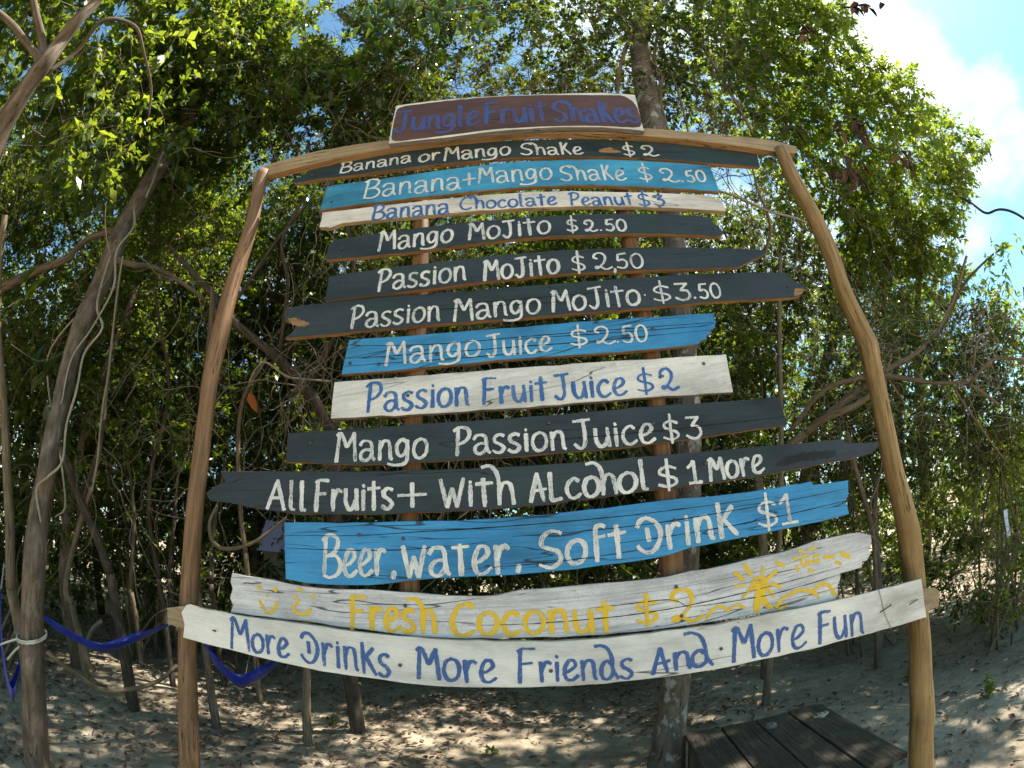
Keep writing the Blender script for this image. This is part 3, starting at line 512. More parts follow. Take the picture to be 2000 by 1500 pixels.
PL = [
 dict(pt='teal', yf=0., lab='narrow dark green-grey plank reading Banana or Mango Shake $ 2', ink='ink_white',
  o=[(607,330),(700,312),(760,301),(880,282),(1000,275),(1090,272),(1180,272),(1270,277),(1390,286),(1477,294),(1480,306),(1484,325),(1390,319),(1270,309),(1150,305),(1000,307),(880,318),(790,328),(700,340),(610,351),(574,358),(572,349),(590,344)],
  w=[('Banana',664,338,802,317,19,13,4.4),('or',818,317,858,312,18,14,4.8),('Mango',868,314,997,302,25,16,4.8),('SħaKe',1018,302,1138,301,22,14,4.8),('$',1219,303,1241,303,20,14,3.8),('2',1255,304,1286,304,19,14,4.6)], nails=[(610,343),(1200,292),(1470,312)]),
 dict(pt='blueworn', yf=-.004, lab='sky blue plank reading Banana + Mango Shake $ 2.50', ink='ink_white',
  o=[(640,364),(700,355),(790,343),(910,326),(1000,317),(1150,311),(1270,315),(1386,323),(1396,348),(1405,374),(1270,365),(1120,361),(1000,366),(880,378),(760,392),(690,400),(625,410),(632,386)],
  w=[('Banana',710,388,899,369,34,23,5),('+',904,364,928,361,24,20,5),('Mango',935,359,1079,350,30,22,5),('SħaKe',1096,352,1223,352,28,19,5),('$',1250,351,1276,352,26,20,3.8),('2',1292,354,1327,356,24,20,4.6),('.50',1330,356,1381,355,21,20,4.4)], nails=[(648,395),(1215,330)]),
 dict(pt='white', yf=0., lab='narrow cream white plank reading Banana Chocolate Peanut $ 3', ink='ink_blue', edge='rawlight',
  o=[(629,415),(700,407),(760,400),(880,387),(1000,377),(1100,373),(1210,375),(1300,377),(1390,382),(1391,387),(1408,390),(1414,400),(1418,412),(1300,405),(1150,402),(1000,407),(880,416),(760,427),(670,435),(645,444),(623,443),(628,428)],
  w=[('Banana',727,430,877,417,27,19,5.6),('Cħocolate',898,409,1087,400,24,15,5),('Peanut',1114,401,1238,400,24,15,5),('$',1249,402,1271,402,24,16,4.5),('3',1279,401,1300,401,19,16,5)], nails=[(1285,380)]),
 dict(pt='dark', yf=0., lab='charcoal plank reading Mango Mojito $ 2.50 with bare ends cut at an angle', ink='ink_white',
  o=[(652,468),(760,453),(880,438),(1000,426),(1150,418),(1270,417),(1381,423),(1397,437),(1414,453),(1408,459),(1399,461),(1300,456),(1210,456),(1090,460),(1000,466),(880,481),(790,493),(700,502),(635,507),(640,485)],
  w=[('Mango',739,491,884,472,37,24,6),('MoJiTo',916,469,1076,456,32,24,6),('$',1108,452,1129,451,24,20,4),('2',1142,452,1166,451,21,20,4.8),('.50',1170,451,1225,451,22,20,4.8)], nails=[(668,486),(1395,447)]),
 dict(pt='dark', yf=-.003, lab='charcoal plank reading Passion Mojito $ 2,50 tapering to a point at the right', ink='ink_white',
  o=[(643,540),(760,522),(880,509),(1000,496),(1150,486),(1270,483),(1390,484),(1489,487),(1496,494),(1482,502),(1468,508),(1441,522),(1370,525),(1300,526),(1150,531),(1000,543),(880,558),(760,574),(635,588),(638,565)],
  w=[('Passion',736,570,910,546,41,27,6.2),('MoJiTo',946,548,1093,533,38,27,6.2),('$',1118,530,1144,528,31,24,4.6),('2',1160,527,1195,526,31,24,4.6),(',',1198,527,1204,527,24,24,4.6),('50',1206,525,1258,522,28,24,4.8)], nails=[(672,560),(1236,505)]),
 dict(pt='dark', yf=0., lab='long charcoal plank reading Passion Mango Mojito $ 3.50 with splintered ends', ink='ink_white',
  o=[(580,598),(700,584),(850,573),(1000,561),(1150,549),(1270,540),(1390,534),(1534,532),(1549,546),(1579,563),(1567,566),(1564,577),(1549,580),(1390,589),(1270,600),(1150,610),(1000,622),(850,633),(700,646),(610,655),(556,660),(566,652),(574,645),(578,634),(568,628),(556,625),(562,612),(558,603)],
  w=[('Passion',683,642,859,626,42,28,6),('Mango',887,627,1056,611,42,28,6),('MoJiTo',1080,609,1252,595,40,28,6.2),('·',1257,588,1266,588,24,24,3.6),('$',1278,589,1312,588,31,24,4.8),('3',1321,586,1351,585,32,24,5.4),('.50',1354,584,1410,581,28,24,5)], nails=[(596,640),(1540,560)]),
 dict(pt='blue', yf=-.003, lab='short sky blue plank with split grain reading Mango Juice $ 2.50', ink='ink_white',
  o=[(682,664),(820,654),(1000,640),(1150,627),(1270,619),(1396,611),(1393,622),(1399,628),(1396,640),(1386,644),(1391,650),(1379,655),(1381,662),(1367,666),(1366,671),(1350,674),(1270,682),(1150,691),(1000,701),(850,715),(760,724),(667,731),(674,696)],
  w=[('Mango',753,714,938,695,44,30,6),('Juice',950,698,1077,685,42,28,6.2),('$',1115,675,1148,673,32,24,4.8),('2',1162,672,1200,670,33,24,4.8),('.50',1203,670,1266,667,32,24,5)], nails=[(694,670),(684,710),(740,712),(1275,643)]),
 dict(pt='whitespeck', yf=0., lab='speckled white plank reading Passion Fruit Juice $ 2 in blue', ink='ink_blue', edge='rawgrey',
  o=[(653,746),(790,736),(1000,719),(1150,708),(1300,699),(1418,692),(1425,730),(1432,766),(1300,773),(1150,785),(1000,797),(850,807),(646,817),(649,780)],
  w=[('Passion',714,805,916,791,55,35,7.5),('Fruit',944,790,1070,781,50,32,7.5),('Juice',1084,781,1224,772,48,32,7.5),('$',1246,766,1278,764,37,28,5.6),('2',1291,762,1325,760,40,28,6)], nails=[(797,773),(1289,737),(1374,711)]),
 dict(pt='dark', yf=-.002, lab='charcoal plank with one long crack reading Mango Passion Juice $ 3', ink='ink_white',
  o=[(562,847),(700,836),(850,826),(1000,817),(1150,804),(1300,791),(1450,782),(1519,775),(1526,785),(1537,829),(1525,831),(1420,846),(1300,863),(1210,875),(1090,884),(1000,892),(850,900),(700,908),(600,903),(559,902),(560,875)],
  w=[('Mango',656,902,835,893,56,37,7.4),('Passion',888,889,1106,877,53,35,7.4),('Juice',1122,877,1279,865,55,36,7.6),('$',1297,860,1328,858,40,30,6),('3',1342,856,1372,854,42,30,6)], nails=[(607,865),(1072,826),(1275,827)]),
 dict(pt='dark', yf=-.002, lab='longest charcoal plank reading All Fruits + With Alcohol $ 1 More with a black smear', ink='ink_white',
  o=[(430,920),(550,920),(700,921),(850,917),(1000,911),(1150,901),(1300,888),(1450,875),(1530,868),(1600,862),(1647,857),(1654,866),(1717,862),(1714,874),(1704,885),(1665,895),(1620,903),(1530,920),(1470,932),(1350,947),(1225,964),(1150,975),(1000,992),(850,1000),(700,1004),(570,1003),(500,993),(439,980),(409,977),(402,963),(418,950),(439,940)],
  w=[('All',522,993,599,996,56,38,8.4),('Fruits',616,998,768,994,60,40,8.6),('+',778,991,832,990,46,38,8.6),('WiT',861,991,962,987,54,42,8.4),('ħ',966,986,1007,984,74,42,8.4),('ÁLco',1037,981,1172,968,54,38,8.6),('ħ',1170,967,1207,964,62,38,8.6),('ol',1210,963,1268,955,58,38,8.6),('$',1287,953,1325,949,43,34,7),('1',1345,945,1372,943,43,34,7.5),('More',1388,940,1492,922,43,33,7.6)], nails=[(640,960),(1378,905)]),
 dict(pt='blue', yf=-.004, lab='wide bright blue plank with split grain reading Beer, Water, Soft Drink $1', ink='ink_white',
  o=[(555,1020),(690,1020),(850,1017),(1000,1010),(1150,995),(1300,977),(1450,962),(1584,940),(1590,947),(1657,938),(1657,970),(1652,976),(1659,1004),(1560,1027),(1440,1052),(1350,1069),(1300,1086),(1150,1108),(1000,1123),(855,1129),(800,1134),(720,1143),(640,1142),(600,1139),(558,1131),(556,1075)],
  w=[('Beer',632,1127,753,1124,78,50,8.6),(',',764,1122,774,1121,40,40,9),('Water',788,1127,995,1118,60,54,9.6),(',',1007,1110,1018,1108,40,40,9),('Soft',1055,1110,1225,1088,70,45,9.6),('Drink',1247,1083,1440,1043,68,46,9.6),('$',1482,1030,1520,1026,52,38,7),('1',1526,1025,1559,1022,58,38,8)], nails=[(702,1045),(788,1052),(1317,1016),(1638,1016)]),
 dict(pt='whitegrey', yf=0., lab='weathered white driftwood plank reading Fresh Coconut $ 2 with yellow palm tree and smiling faces', ink='ink_yellow', edge='rawgrey',
  o=[(453,1119),(500,1128),(560,1139),(620,1148),(720,1151),(780,1156),(850,1161),(910,1164),(970,1163),(1015,1152),(1080,1148),(1150,1141),(1220,1136),(1300,1127),(1350,1115),(1410,1106),(1470,1090),(1530,1078),(1590,1057),(1640,1046),(1680,1040),(1701,1045),(1703,1057),(1698,1072),(1700,1082),(1694,1094),(1684,1097),(1683,1108),(1641,1120),(1641,1132),(1636,1144),(1637,1158),(1631,1171),(1500,1196),(1350,1220),(1300,1227),(1150,1241),(1000,1246),(850,1245),(750,1235),(600,1214),(450,1196),(455,1182),(449,1168),(454,1150),(450,1136)],
  w=[('Fresħ',687,1229,853,1236,64,43,9.6),('Coconut',882,1241,1200,1233,62,43,9.8),('$',1243,1217,1285,1214,45,38,7.6),('2',1309,1217,1370,1211,62,38,9.2)], nails=[(792,1183),(1320,1146),(1331,1203)],
  d=[([(505,1146),(509,1148)],8),([(536,1151),(540,1153)],8),([(521,1163),(523,1164)],7),([(507,1174),(516,1187),(522,1197),(534,1192),(541,1178)],6),([(583,1151),(587,1153)],8),([(611,1163),(614,1165)],7),([(576,1165),(580,1167)],6),([(584,1172),(573,1187),(582,1198),(600,1199),(607,1189)],6)]
   + [([(1350+x*.3, 850+y*.3) for x, y in p], w) for p, w in [
     ([(415,960),(445,950),(480,950)],24),([(395,985),(440,985),(490,975)],16),([(440,960),(436,1050),(425,1140)],13),([(475,970),(470,1050),(490,1100),(525,1125)],9),([(285,895),(340,938)],7),([(345,845),(388,905)],8),([(468,862),(462,905)],5),([(558,882),(500,932)],7),([(580,985),(520,965)],7),([(285,982),(350,972)],5),([(330,1060),(382,1000)],6),([(535,1050),(495,995)],6),
     ([(552,1120),(600,1060),(700,1012),(780,1018),(830,1052)],7),([(795,1020),(830,975),(882,970),(920,1010),(935,1040)],7),([(570,1130),(625,1108)],5),([(100,1195),(130,1142),(190,1115),(240,1140)],6),([(235,1138),(300,1106),(346,1122)],6),([(768,790),(742,782),(718,812),(730,845),(765,845),(775,822),(745,815)],5),([(800,788),(830,780)],6),([(795,822),(832,815)],7),([(768,880),(792,886)],6),([(682,848),(700,882)],5),([(700,752),(732,760)],5),([(770,745),(812,732)],5),([(668,800),(694,806)],5),([(868,795),(930,790)],7),([(975,768),(1030,792)],8),([(942,825),(975,838)],7),([(555,828),(606,850)],7)]]),
 dict(pt='smooth', yf=-.034, th=.024, lab='smooth off-white plank across both poles reading More Drinks More Friends And More Fun in blue', ink='ink_navy', edge='rawlight',
  o=[(364,1181),(450,1199),(600,1220),(750,1240),(900,1251),(1000,1253),(1150,1249),(1300,1232),(1400,1220),(1500,1199),(1650,1169),(1800,1130),(1803,1153),(1806,1180),(1810,1205),(1740,1226),(1650,1250),(1470,1292),(1400,1307),(1300,1322),(1150,1337),(1000,1343),(850,1340),(750,1328),(600,1305),(450,1269),(357,1245),(360,1220),(354,1196)],
  w=[('More',452,1265,564,1284,60,35,7),('Drinks',590,1293,763,1322,58,43,7.4),('More',817,1326,968,1334,60,42,8),('Friends',1014,1334,1237,1324,66,38,7.6),('Án',1275,1316,1350,1304,48,33,8),('d',1350,1303,1390,1298,66,33,8),('More',1432,1294,1573,1261,66,43,7.6),('Fun',1600,1256,1687,1236,60,42,7.4)], nails=[(782,1299),(1076,1310),(1408,1267)]),
]
M['rawlight'] = wood_mat('pale_sawn_wood', (.26, .19, .11), (.42, .33, .21), (.52, .43, .30), 5, 90)
crack_list = {8: [[(1000,862),(1100,858),(1250,846),(1400,830),(1535,815)]], 11: [[(915,1221),(1050,1217),(1200,1205),(1350,1181),(1500,1146),(1640,1107)],[(1150,1160+28),(1300,1172),(1345,1186)],[(1345,1186),(1500,1162),(1640,1122)]],
 10: [[(557,1046),(700,1046),(850,1036),(1100,1018),(1300,996),(1500,968)],[(1000,1048),(1250,1026),(1450,995),(1655,955)],[(560,1070),(760,1074),(950,1058)],[(1200,1062),(1420,1028),(1657,976)],[(900,1112),(1100,1096),(1300,1066)]],
 6: [[(690,676),(850,672),(1050,655),(1250,640),(1394,630)],[(680,700),(850,690),(1000,679),(1150,668),(1388,646)],[(1000,664),(1200,650),(1380,637)],[(672,716),(900,700),(1100,684)]], 5: [[(850,598),(1000,586),(1200,570)],[(700,618),(850,606),(1100,590)]]}
M['crack'] = simple('dark_split_wood', (.018, .014, .011), .9)
def split_line(pts, yf, parent):
    """a drying split: a thin dark V-edged sliver sitting in the board face"""
    P = np.array([sp(x, y, yf)[[0, 2]] for x, y in pts]); C = crom(P, n=14); C[:, 1] += np.cumsum(rng.normal(0, .00022, len(C))); w = np.sin(np.linspace(0.15, math.pi - .15, len(C))) * .0011 + .0004
    w *= 1 + rng.normal(0, .25, len(C)); V = []; m = len(C)
    for sgn in (1, -1): V += [(x, yf - .0016, z + sgn * q) for (x, z), q in zip(C, w)]
    link('split', mesh('split', V, [(i, i + 1, m + i + 1, m + i) for i in range(m - 1)]), M['crack'], parent)
for k, p in enumerate(PL):
    po = plank('plank', p['o'], p['yf'], p.get('th', .026), p['pt'], p['lab'], p.get('edge', 'raw'))
    ink = Ink(p['yf'])
    for w in p['w']: ink.word(*w)
    for pts, wd in p.get('d', []): ink.px(pts, wd); ink.cut('brush_stroke')
    ink.build(p['ink'], po)
    for q in p['nails']: nail_at(q[0], q[1], p['yf'], po)
    for c in crack_list.get(k, []): split_line(c, p['yf'], po)
    last = po
# black smear on the longest plank, raw patches, tie and bent nails on the lowest plank
pk = [c for c in sign.children if c.name.startswith('plank')]
def patch(name, px, yf, m, parent, rough=.0016, off=.0011):
    P = [sp(x, y, yf - off)[[0, 2]] for x, y in px]; P.append(P[0]); C = crom(P, n=8)[:-1]; C = C + rng.normal(0, rough, C.shape)
    k = len(C); X, Z = C[:, 0], C[:, 1]
    if (X * np.roll(Z, -1) - np.roll(X, -1) * Z).sum() < 0: C = C[::-1]
    return link(name, mesh(name, [(x, yf - off, z) for x, z in C], [tuple(range(k))], uv=[(x, z) for x, z in C]), m, parent)
M['black'] = paint_mat('paint_black_smear', (.012, .013, .014), (.03, .032, .035), crack=0, wear=.1, streak=.5)
patch('paint_smear', [(1516,908),(1532,893),(1560,885),(1590,882),(1615,880),(1634,882),(1626,892),(1600,897),(1570,900),(1540,908),(1520,911)], -.002, M['black'], pk[9], .0022)
patch('bare_patch', [(1170,292),(1190,288),(1206,293),(1214,297),(1196,299),(1172,297)], 0., M['raw'], pk[0])
patch('bare_patch', [(562,622),(575,620),(590,626),(604,631),(596,637),(580,636),(568,630)], 0., M['raw'], pk[5])
patch('bare_patch', [(1552,563),(1566,563),(1570,566),(1564,575),(1551,578)], 0., M['raw'], pk[5], .0005)
nail_at(1719, 1196, -.034, pk[12], .0035, .05, .016, .012); nail_at(1776, 1181, -.034, pk[12], .003, .04, .010, .01)
nail_at(415, 1231, -.034, pk[12], .0035, .02, .001, .01); nail_at(1441, 1176 + 40, -.034, pk[12], .0015)
mb = MB(); mb.tube([sp(x, y, -.0375) for x, y in [(1716,1150),(1722,1172),(1728,1198),(1735,1214),(1741,1228)]], [.0016] * 5, 5, 3); mb.build('twine', M['twine'], pk[12])
# wood plugs and darker knots
# crossbeam, header, poles
M['beamface'] = wood_mat('beam_front_wood', (.24, .15, .075), (.36, .25, .135), (.44, .33, .20), 3, 60)
plank('crossbeam', [(491,341),(520,322),(610,297),(758,273),(880,256),(1000,247),(1130,245),(1258,250),(1390,261),(1510,274),(1556,286),(1554,299),(1510,295),(1390,278),(1258,265),(1130,259),(1000,262),(880,273),(760,290),(640,313),(529,340),(494,349)], -.042, .040, 'beamface', 'sawn tan crossbeam lying across the tops of both poles', 'beam')
hd = plank('header_board', [(774,206),(874,194),(1000,186),(1087,183),(1175,181),(1240,185),(1247,212),(1252,235),(1258,255),(1175,248),(1087,248),(965,256),(874,268),(759,280),(766,240)], -.08, .028, 'white', 'maroon header board with white edges reading Jungle Fruit Shakes', 'rawgrey')
patch('painted_panel', [(790,207),(812,204),(874,197),(965,189),(1105,185.5),(1190,186),(1215,187),(1233,196),(1243,208),(1251,232),(1252,243),(1240,249),(1180,246),(1070,246.5),(965,252.5),(874,264),(785,275),(768,274),(765,268),(769,240),(776,214)], -.08, M['brown'], hd, .0008)
ink = Ink(-.0812)
for w in [('Jungle',768,259,934,243,40,25,8.6),('Fruit',948,243,1070,235,41,27,8.8),('SħaKes',1084,237,1249,240,38,26,8.4)]: ink.word(*w)
M['ink_head'] = stroke_mat('lettering_header_blue', (.035, .075, .27), (.09, .06, .12), .75); ink.build('ink_head', hd)

def post(name, pts, m, label, sides=16, parent=sign, bumpy=.014):
    mb = MB(); P = []; R = []
    for x, y, w, yl in pts:
        p = sp(x, y, yl); P.append(p); R.append(w / FPX * math.sqrt((p[0]) ** 2 + (p[2] - EYE) ** 2 + (SIGN_D + yl) ** 2) / 2)
    d = unit(P[-1] - P[-2]); f = (P[-1][2] + .3) / -d[2] if d[2] < 0 else 0
    if label and 'pole' in label: P.append(P[-1] + d * f); R.append(R[-1] * 1.05)
    mb.tube(P, R, sides, 6, bump=bumpy); o = mb.build(name, M[m], parent); o['label'] = label; return o
yl = lambda y: -.045 + .16 * min(1, max(0, (y - 300) / 900))
post('post', [(x, y, w, yl(y)) for x, y, w in [(515,336,25),(500,392,26),(488,450,27),(450,570,31),(430,655,34),(412,735,34),(406,780,33),(397,850,33),(389,920,34),(381,990,35),(374,1080,36),(369,1167,36),(366,1272,36),(367,1360,37),(371,1500,38)]], 'post', 'reddish brown peeled pole on the left of the sign')
post('post', [(x, y, w, yl(y)) for x, y, w in [(1524,292,26),(1550,350,29),(1587,420,32),(1620,490,33),(1648,570,33),(1680,640,36),(1695,675,41),(1703,710,37),(1718,780,35),(1732,850,36),(1746,920,38),(1764,990,42),(1776,1045,45),(1784,1100,40),(1790,1170,40),(1797,1255,41),(1799,1325,42),(1802,1400,46),(1799,1440,44),(1799,1495,43)]], 'postlight', 'yellow brown knobbly pole on the right of the sign')
post('support_post', [(818,350,28,.075),(822,437,30,.075),(820,530,33,.075),(814,650,36,.075),(808,800,38,.075),(803,950,38,.075),(800,1145,40,.075),(799,1260,42,.075)], 'support', 'orange support stake behind the planks on the left')
post('support_post', [(1206,330,28,.075),(1219,415,30,.075),(1230,470,32,.075),(1243,535,33,.075),(1255,610,35,.075),(1271,690,36,.075),(1281,780,38,.075),(1290,880,40,.075),(1299,970,42,.075),(1312,1100,45,.075),(1318,1250,48,.075)], 'support', 'orange support stake behind the planks on the right')
M['rawend'] = wood_mat('cut_batten_wood', (.20, .13, .07), (.36, .26, .15), (.48, .37, .24), 6, 40)
plank('batten', [(326,1187),(355,1184),(600,1240),(850,1268),(1150,1265),(1450,1225),(1800,1150),(1826,1147),(1836,1156),(1834,1184),(1808,1195),(1450,1262),(1150,1300),(850,1302),(600,1275),(356,1228),(327,1218)], 0.034, .045, 'rawend', 'rough batten whose ends stick out past both poles', 'rawgrey')

# ------------------------------------------------------------------ traced trunks, limbs and vines
def wid(w, p): return w / FPX * np.linalg.norm(np.asarray(p) - np.array([0, 0, EYE])) / 2
def traced(mb, pts, sides=8, n=5, bumpy=.05, root=False, fn=aty):
    P = [fn(x, y, d) for x, y, d, w in pts]; R = [wid(w, p) for (x, y, d, w), p in zip(pts, P)]
    if root: P.append(np.array([P[-1][0] + (P[-1][0] - P[-2][0]) * .2, P[-1][1], -.25])); R.append(R[-1] * 1.2)
    mb.tube(P, R, sides, n, bump=bumpy); return P
# big leaning tree at the left
tA = thing('jungle_tree', 'big leaning tree with vine-wrapped trunk left of the sign', 'tree', tuple(aty(72, 1500, 1.72) * [1, 1, 0]))
oA = Matrix.Translation(-Vector(tA.location))
def child(o, t): 
    o.parent = t; o.matrix_parent_inverse = Matrix.Translation(-t.location); return o
mb = MB()
traced(mb, [(455,20,2.9,17),(432,80,2.8,21),(410,135,2.7,27),(392,180,2.6,29),(366,230,2.5,31),(330,290,2.4,31),(308,330,2.35,31),(272,390,2.25,35),(243,440,2.2,35),(220,495,2.1,37),(205,535,2.1,37),(180,590,2.05,37),(158,640,2.0,37),(134,720,1.95,35),(118,790,1.9,35),(103,850,1.85,36),(92,920,1.8,37),(78,990,1.8,40),(68,1080,1.75,43),(64,1180,1.75,43),(62,1260,1.75,43),(66,1360,1.72,45),(74,1490,1.72,48)], 14, 6, .06, True)
traced(mb, [(232,450,2.2,16),(205,455,2.15,13),(175,465,2.1,12),(145,490,2.1,12),(132,505,2.1,14),(70,530,2.0,15),(10,560,1.9,18),(-60,600,1.8,20)], 8, 5, .08)
traced(mb, [(228,508,2.1,14),(262,518,2.2,12),(300,522,2.4,10),(345,545,2.6,9),(400,585,2.8,7)], 7)
traced(mb, [(430,90,2.8,18),(470,60,3.0,14),(520,20,3.2,11),(570,-30,3.4,8)], 7); traced(mb, [(385,190,2.6,14),(350,150,2.5,11),(300,110,2.5,9),(262,80,2.4,7)], 7)
child(mb.build('trunk', M['bark']), tA)
for pts in [[(226,470,2.06,5),(190,590,2.0,5),(200,640,1.97,5),(165,690,1.93,5),(150,760,1.87,5),(130,830,1.84,5),(122,900,1.78,5),(95,930,1.74,6),(72,955,1.74,6),(80,1020,1.74,4)],
            [(300,330,2.3,6),(262,385,2.2,6),(262,440,2.16,5),(228,490,2.05,5),(222,560,2.0,5),(180,640,1.96,4),(140,700,1.9,4),(120,790,1.86,4)],
            [(360,215,2.45,7),(350,265,2.4,6),(318,300,2.3,6),(300,350,2.26,5),(285,385,2.2,5)],
            [(190,575,2.2,4),(100,680,2.2,4),(95,760,2.2,4),(112,850,2.1,4),(128,980,2.1,4),(108,1010,2.1,3)]]:
    mb = MB(); traced(mb, pts, 5, 5, 0); child(mb.build('climbing_vine', M['vinepale']), tA)
def crown_px(t, spec, dens, L, m, tint=(.1, .9), per=14, spread=.22, twig='vine'):
    blobs = [(atd(x, y, d), r) for x, y, d, r in spec]; o = make_crown(t, blobs, dens, L, m, tint, per, spread, twig)
    for ch in t.children:
        if ch.name.split('.')[0] in ('crown', 'twigs') and ch.matrix_parent_inverse == Matrix(): ch.matrix_parent_inverse = Matrix.Translation(-t.location)
def rb(x0, x1, y0, y1, d0, d1, n, r0=.45, r1=.8): return [(random.uniform(x0, x1), random.uniform(y0, y1), random.uniform(d0, d1), random.uniform(r0, r1)) for _ in range(n)]
crown_px(tA, rb(180, 740, -200, 330, 5.1, 6.8, 38, .55, .9), 150, .092, 'leaf', (.05, .9))
# forked tree at the far left
tB = thing('jungle_tree', 'forked pale-barked tree at the top left corner', 'tree', tuple(atd(-60, 600, 3.2) * [1, 1, 0]))
mb = MB(); P = traced(mb, [(225,-50,3.4,16),(190,0,3.4,20),(150,40,3.3,24),(118,82,3.3,28),(88,122,3.2,32),(60,160,3.2,34),(28,208,3.2,38),(-8,275,3.2,40),(-40,400,3.2,44),(-60,600,3.2,48)], 12, 5, .06, fn=atd)
mb.tube([P[-1], P[-1] * [1, 1, .5], P[-1] * [1, 1, 0] + [0, 0, -.2]], [wid(48, P[-1])] * 3, 12, 4, bump=.05)
traced(mb, [(84,125,3.2,20),(82,80,3.3,16),(72,35,3.3,13),(62,-20,3.4,10)], 8, fn=atd); traced(mb, [(80,118,3.2,16),(50,82,3.2,13),(20,45,3.2,12),(-20,10,3.2,10)], 8, fn=atd)
traced(mb, [(60,165,3.2,9),(150,10+90,3.4,8),(200,40,3.4,8),(262,50,3.5,7),(280,100,3.5,6),(295,170,3.6,5),(290,230,3.6,4)], 6, fn=atd)
child(mb.build('trunk', M['bark']), tB)
crown_px(tB, rb(-350, 240, -250, 330, 3.9, 5.6, 24, .5, .85), 150, .092, 'leaf', (.2, .95))
# tree right behind the sign
tC = thing('jungle_tree', 'mottled grey tree standing right behind the sign boards', 'tree', tuple(aty(1298, 1520, 2.95) * [1, 1, 0]))
mb = MB(); traced(mb, [(1275,-60,3.0,24),(1262,-5,3.0,28),(1252,50,2.98,34),(1250,100,2.97,36),(1262,180,2.96,42),(1276,240,2.95,50),(1296,300,2.95,46),(1308,400,2.95,42),(1318,480,2.95,44),(1328,600,2.95,46),(1338,700,2.95,48),(1345,850,2.95,48),(1345,950,2.95,48),(1342,1110,2.95,46),(1335,1200,2.95,48),(1320,1330,2.95,52),(1312,1400,2.95,56),(1300,1505,2.95,66)], 16, 6, .05, True)
traced(mb, [(1246,75,2.97,20),(1228,60,3.0,16),(1195,25,3.0,13),(1150,-20,3.0,11)], 8); traced(mb, [(1254,40,2.98,18),(1290,10,3.1,13),(1330,-30,3.2,10)], 8)
traced(mb, [(1262,52,2.95,9),(1320,48,2.9,8),(1370,90,2.9,7),(1420,170,2.95,6),(1470,260,3.0,5)], 6)
child(mb.build('trunk', M['barkpale']), tC)
for pts in [[(1236,62,2.9,9),(1222,95,2.85,9),(1214,120,2.85,8),(1208,150,2.9,8),(1206,185,2.9,7)],[(1285,60,2.9,6),(1278,110,2.88,6),(1290,170,2.88,5),(1284,240,2.9,4)],[(1270,20,2.9,5),(1300,110,2.9,5),(1330,200,2.95,4),(1345,262,3,4)],[(1232,30,2.9,5),(1180,0,2.9,5),(1150,20,2.9,4),(1165,70,2.9,4),(1170,92,2.9,3)],[(1130,5,2.9,6),(1160,45,2.9,5),(1180,75,2.9,5)],[(1245,100,2.9,4),(1290,140,2.85,4),(1292,200,2.85,4),(1310,270,2.9,4)]]:
    mb = MB(); traced(mb, pts, 5, 5, 0); child(mb.build('aerial_root', M['vine']), tC)
crown_px(tC, rb(760, 1430, -230, 290, 5.8, 7.4, 52, .65, 1.0) + rb(500, 900, -60, 330, 5.2, 6.6, 24, .5, .85) + rb(200, 1300, -620, -220, 5.4, 7.4, 34, .7, 1.0), 120, .072, 'leafdark', (.05, .9))  # last blob set hangs above the view, added to shade the ground
# tree whose twisted trunk leans behind the left half of the sign
def path_tree(name, label, paths, m, cat='tree', base=None, fn=atd, group=None, part='trunk'):
    P0 = fn(*paths[0][-1][:3]); t = thing(name, label, cat, (P0[0], P0[1], 0), group=group)
    for i, p in enumerate(paths):
        mb = MB(); traced(mb, p, 8, 5, .06, fn=fn)
        if i == 0 and base:
            b = P0; R = wid(paths[0][-1][3], b); mb.tube([b, (b[0] + base[0] * .5, b[1] + .1, b[2] * .5), (b[0] + base[0], b[1] + .15, -.2)], [R, R * 1.1, R * 1.3], 9, 5, bump=.05)
        child(mb.build(part if i == 0 else 'branch', M[m]), t)
    return t
tD = path_tree('jungle_tree', 'dark twisted tree leaning behind the left ends of the boards', [
  [(330,480,4.6,8),(400,560,4.4,12),(450,622,4.3,16),(530,690,4.2,18),(600,760,4.2,21),(650,850,4.2,24)],
  [(440,612,4.3,10),(480,560,4.3,8),(540,470,4.4,7),(600,400,4.5,6)],[(545,700,4.2,8),(562,560,4.1,8),(550,480,4.1,7),(575,420,4.1,6),(600,380,4.2,5)],[(600,760,4.2,14),(660,640,4.2,10),(690,500,4.2,9),(640,330,4.4,7)]], 'barkdark', base=(.15, 0))
tE = path_tree('jungle_tree', 'slender crooked tree just left of the left pole', [
  [(415,560,4.2,10),(412,640,4.2,12),(400,760,4.2,12),(395,860,4.2,12),(390,980,4.2,13),(380,1090,4.2,14)]], 'bark', base=(.05, 0))
tF = path_tree('jungle_tree', 'thin tree leaning right between the vine-wrapped trunk and the left pole', [
  [(120,870,4.6,12),(135,920,4.6,15),(160,985,4.6,17),(190,1050,4.6,18),(215,1120,4.6,19)],[(160,985,4.6,10),(185,900,4.6,7),(205,820,4.6,6)]], 'barkdark', base=(.1, 0))
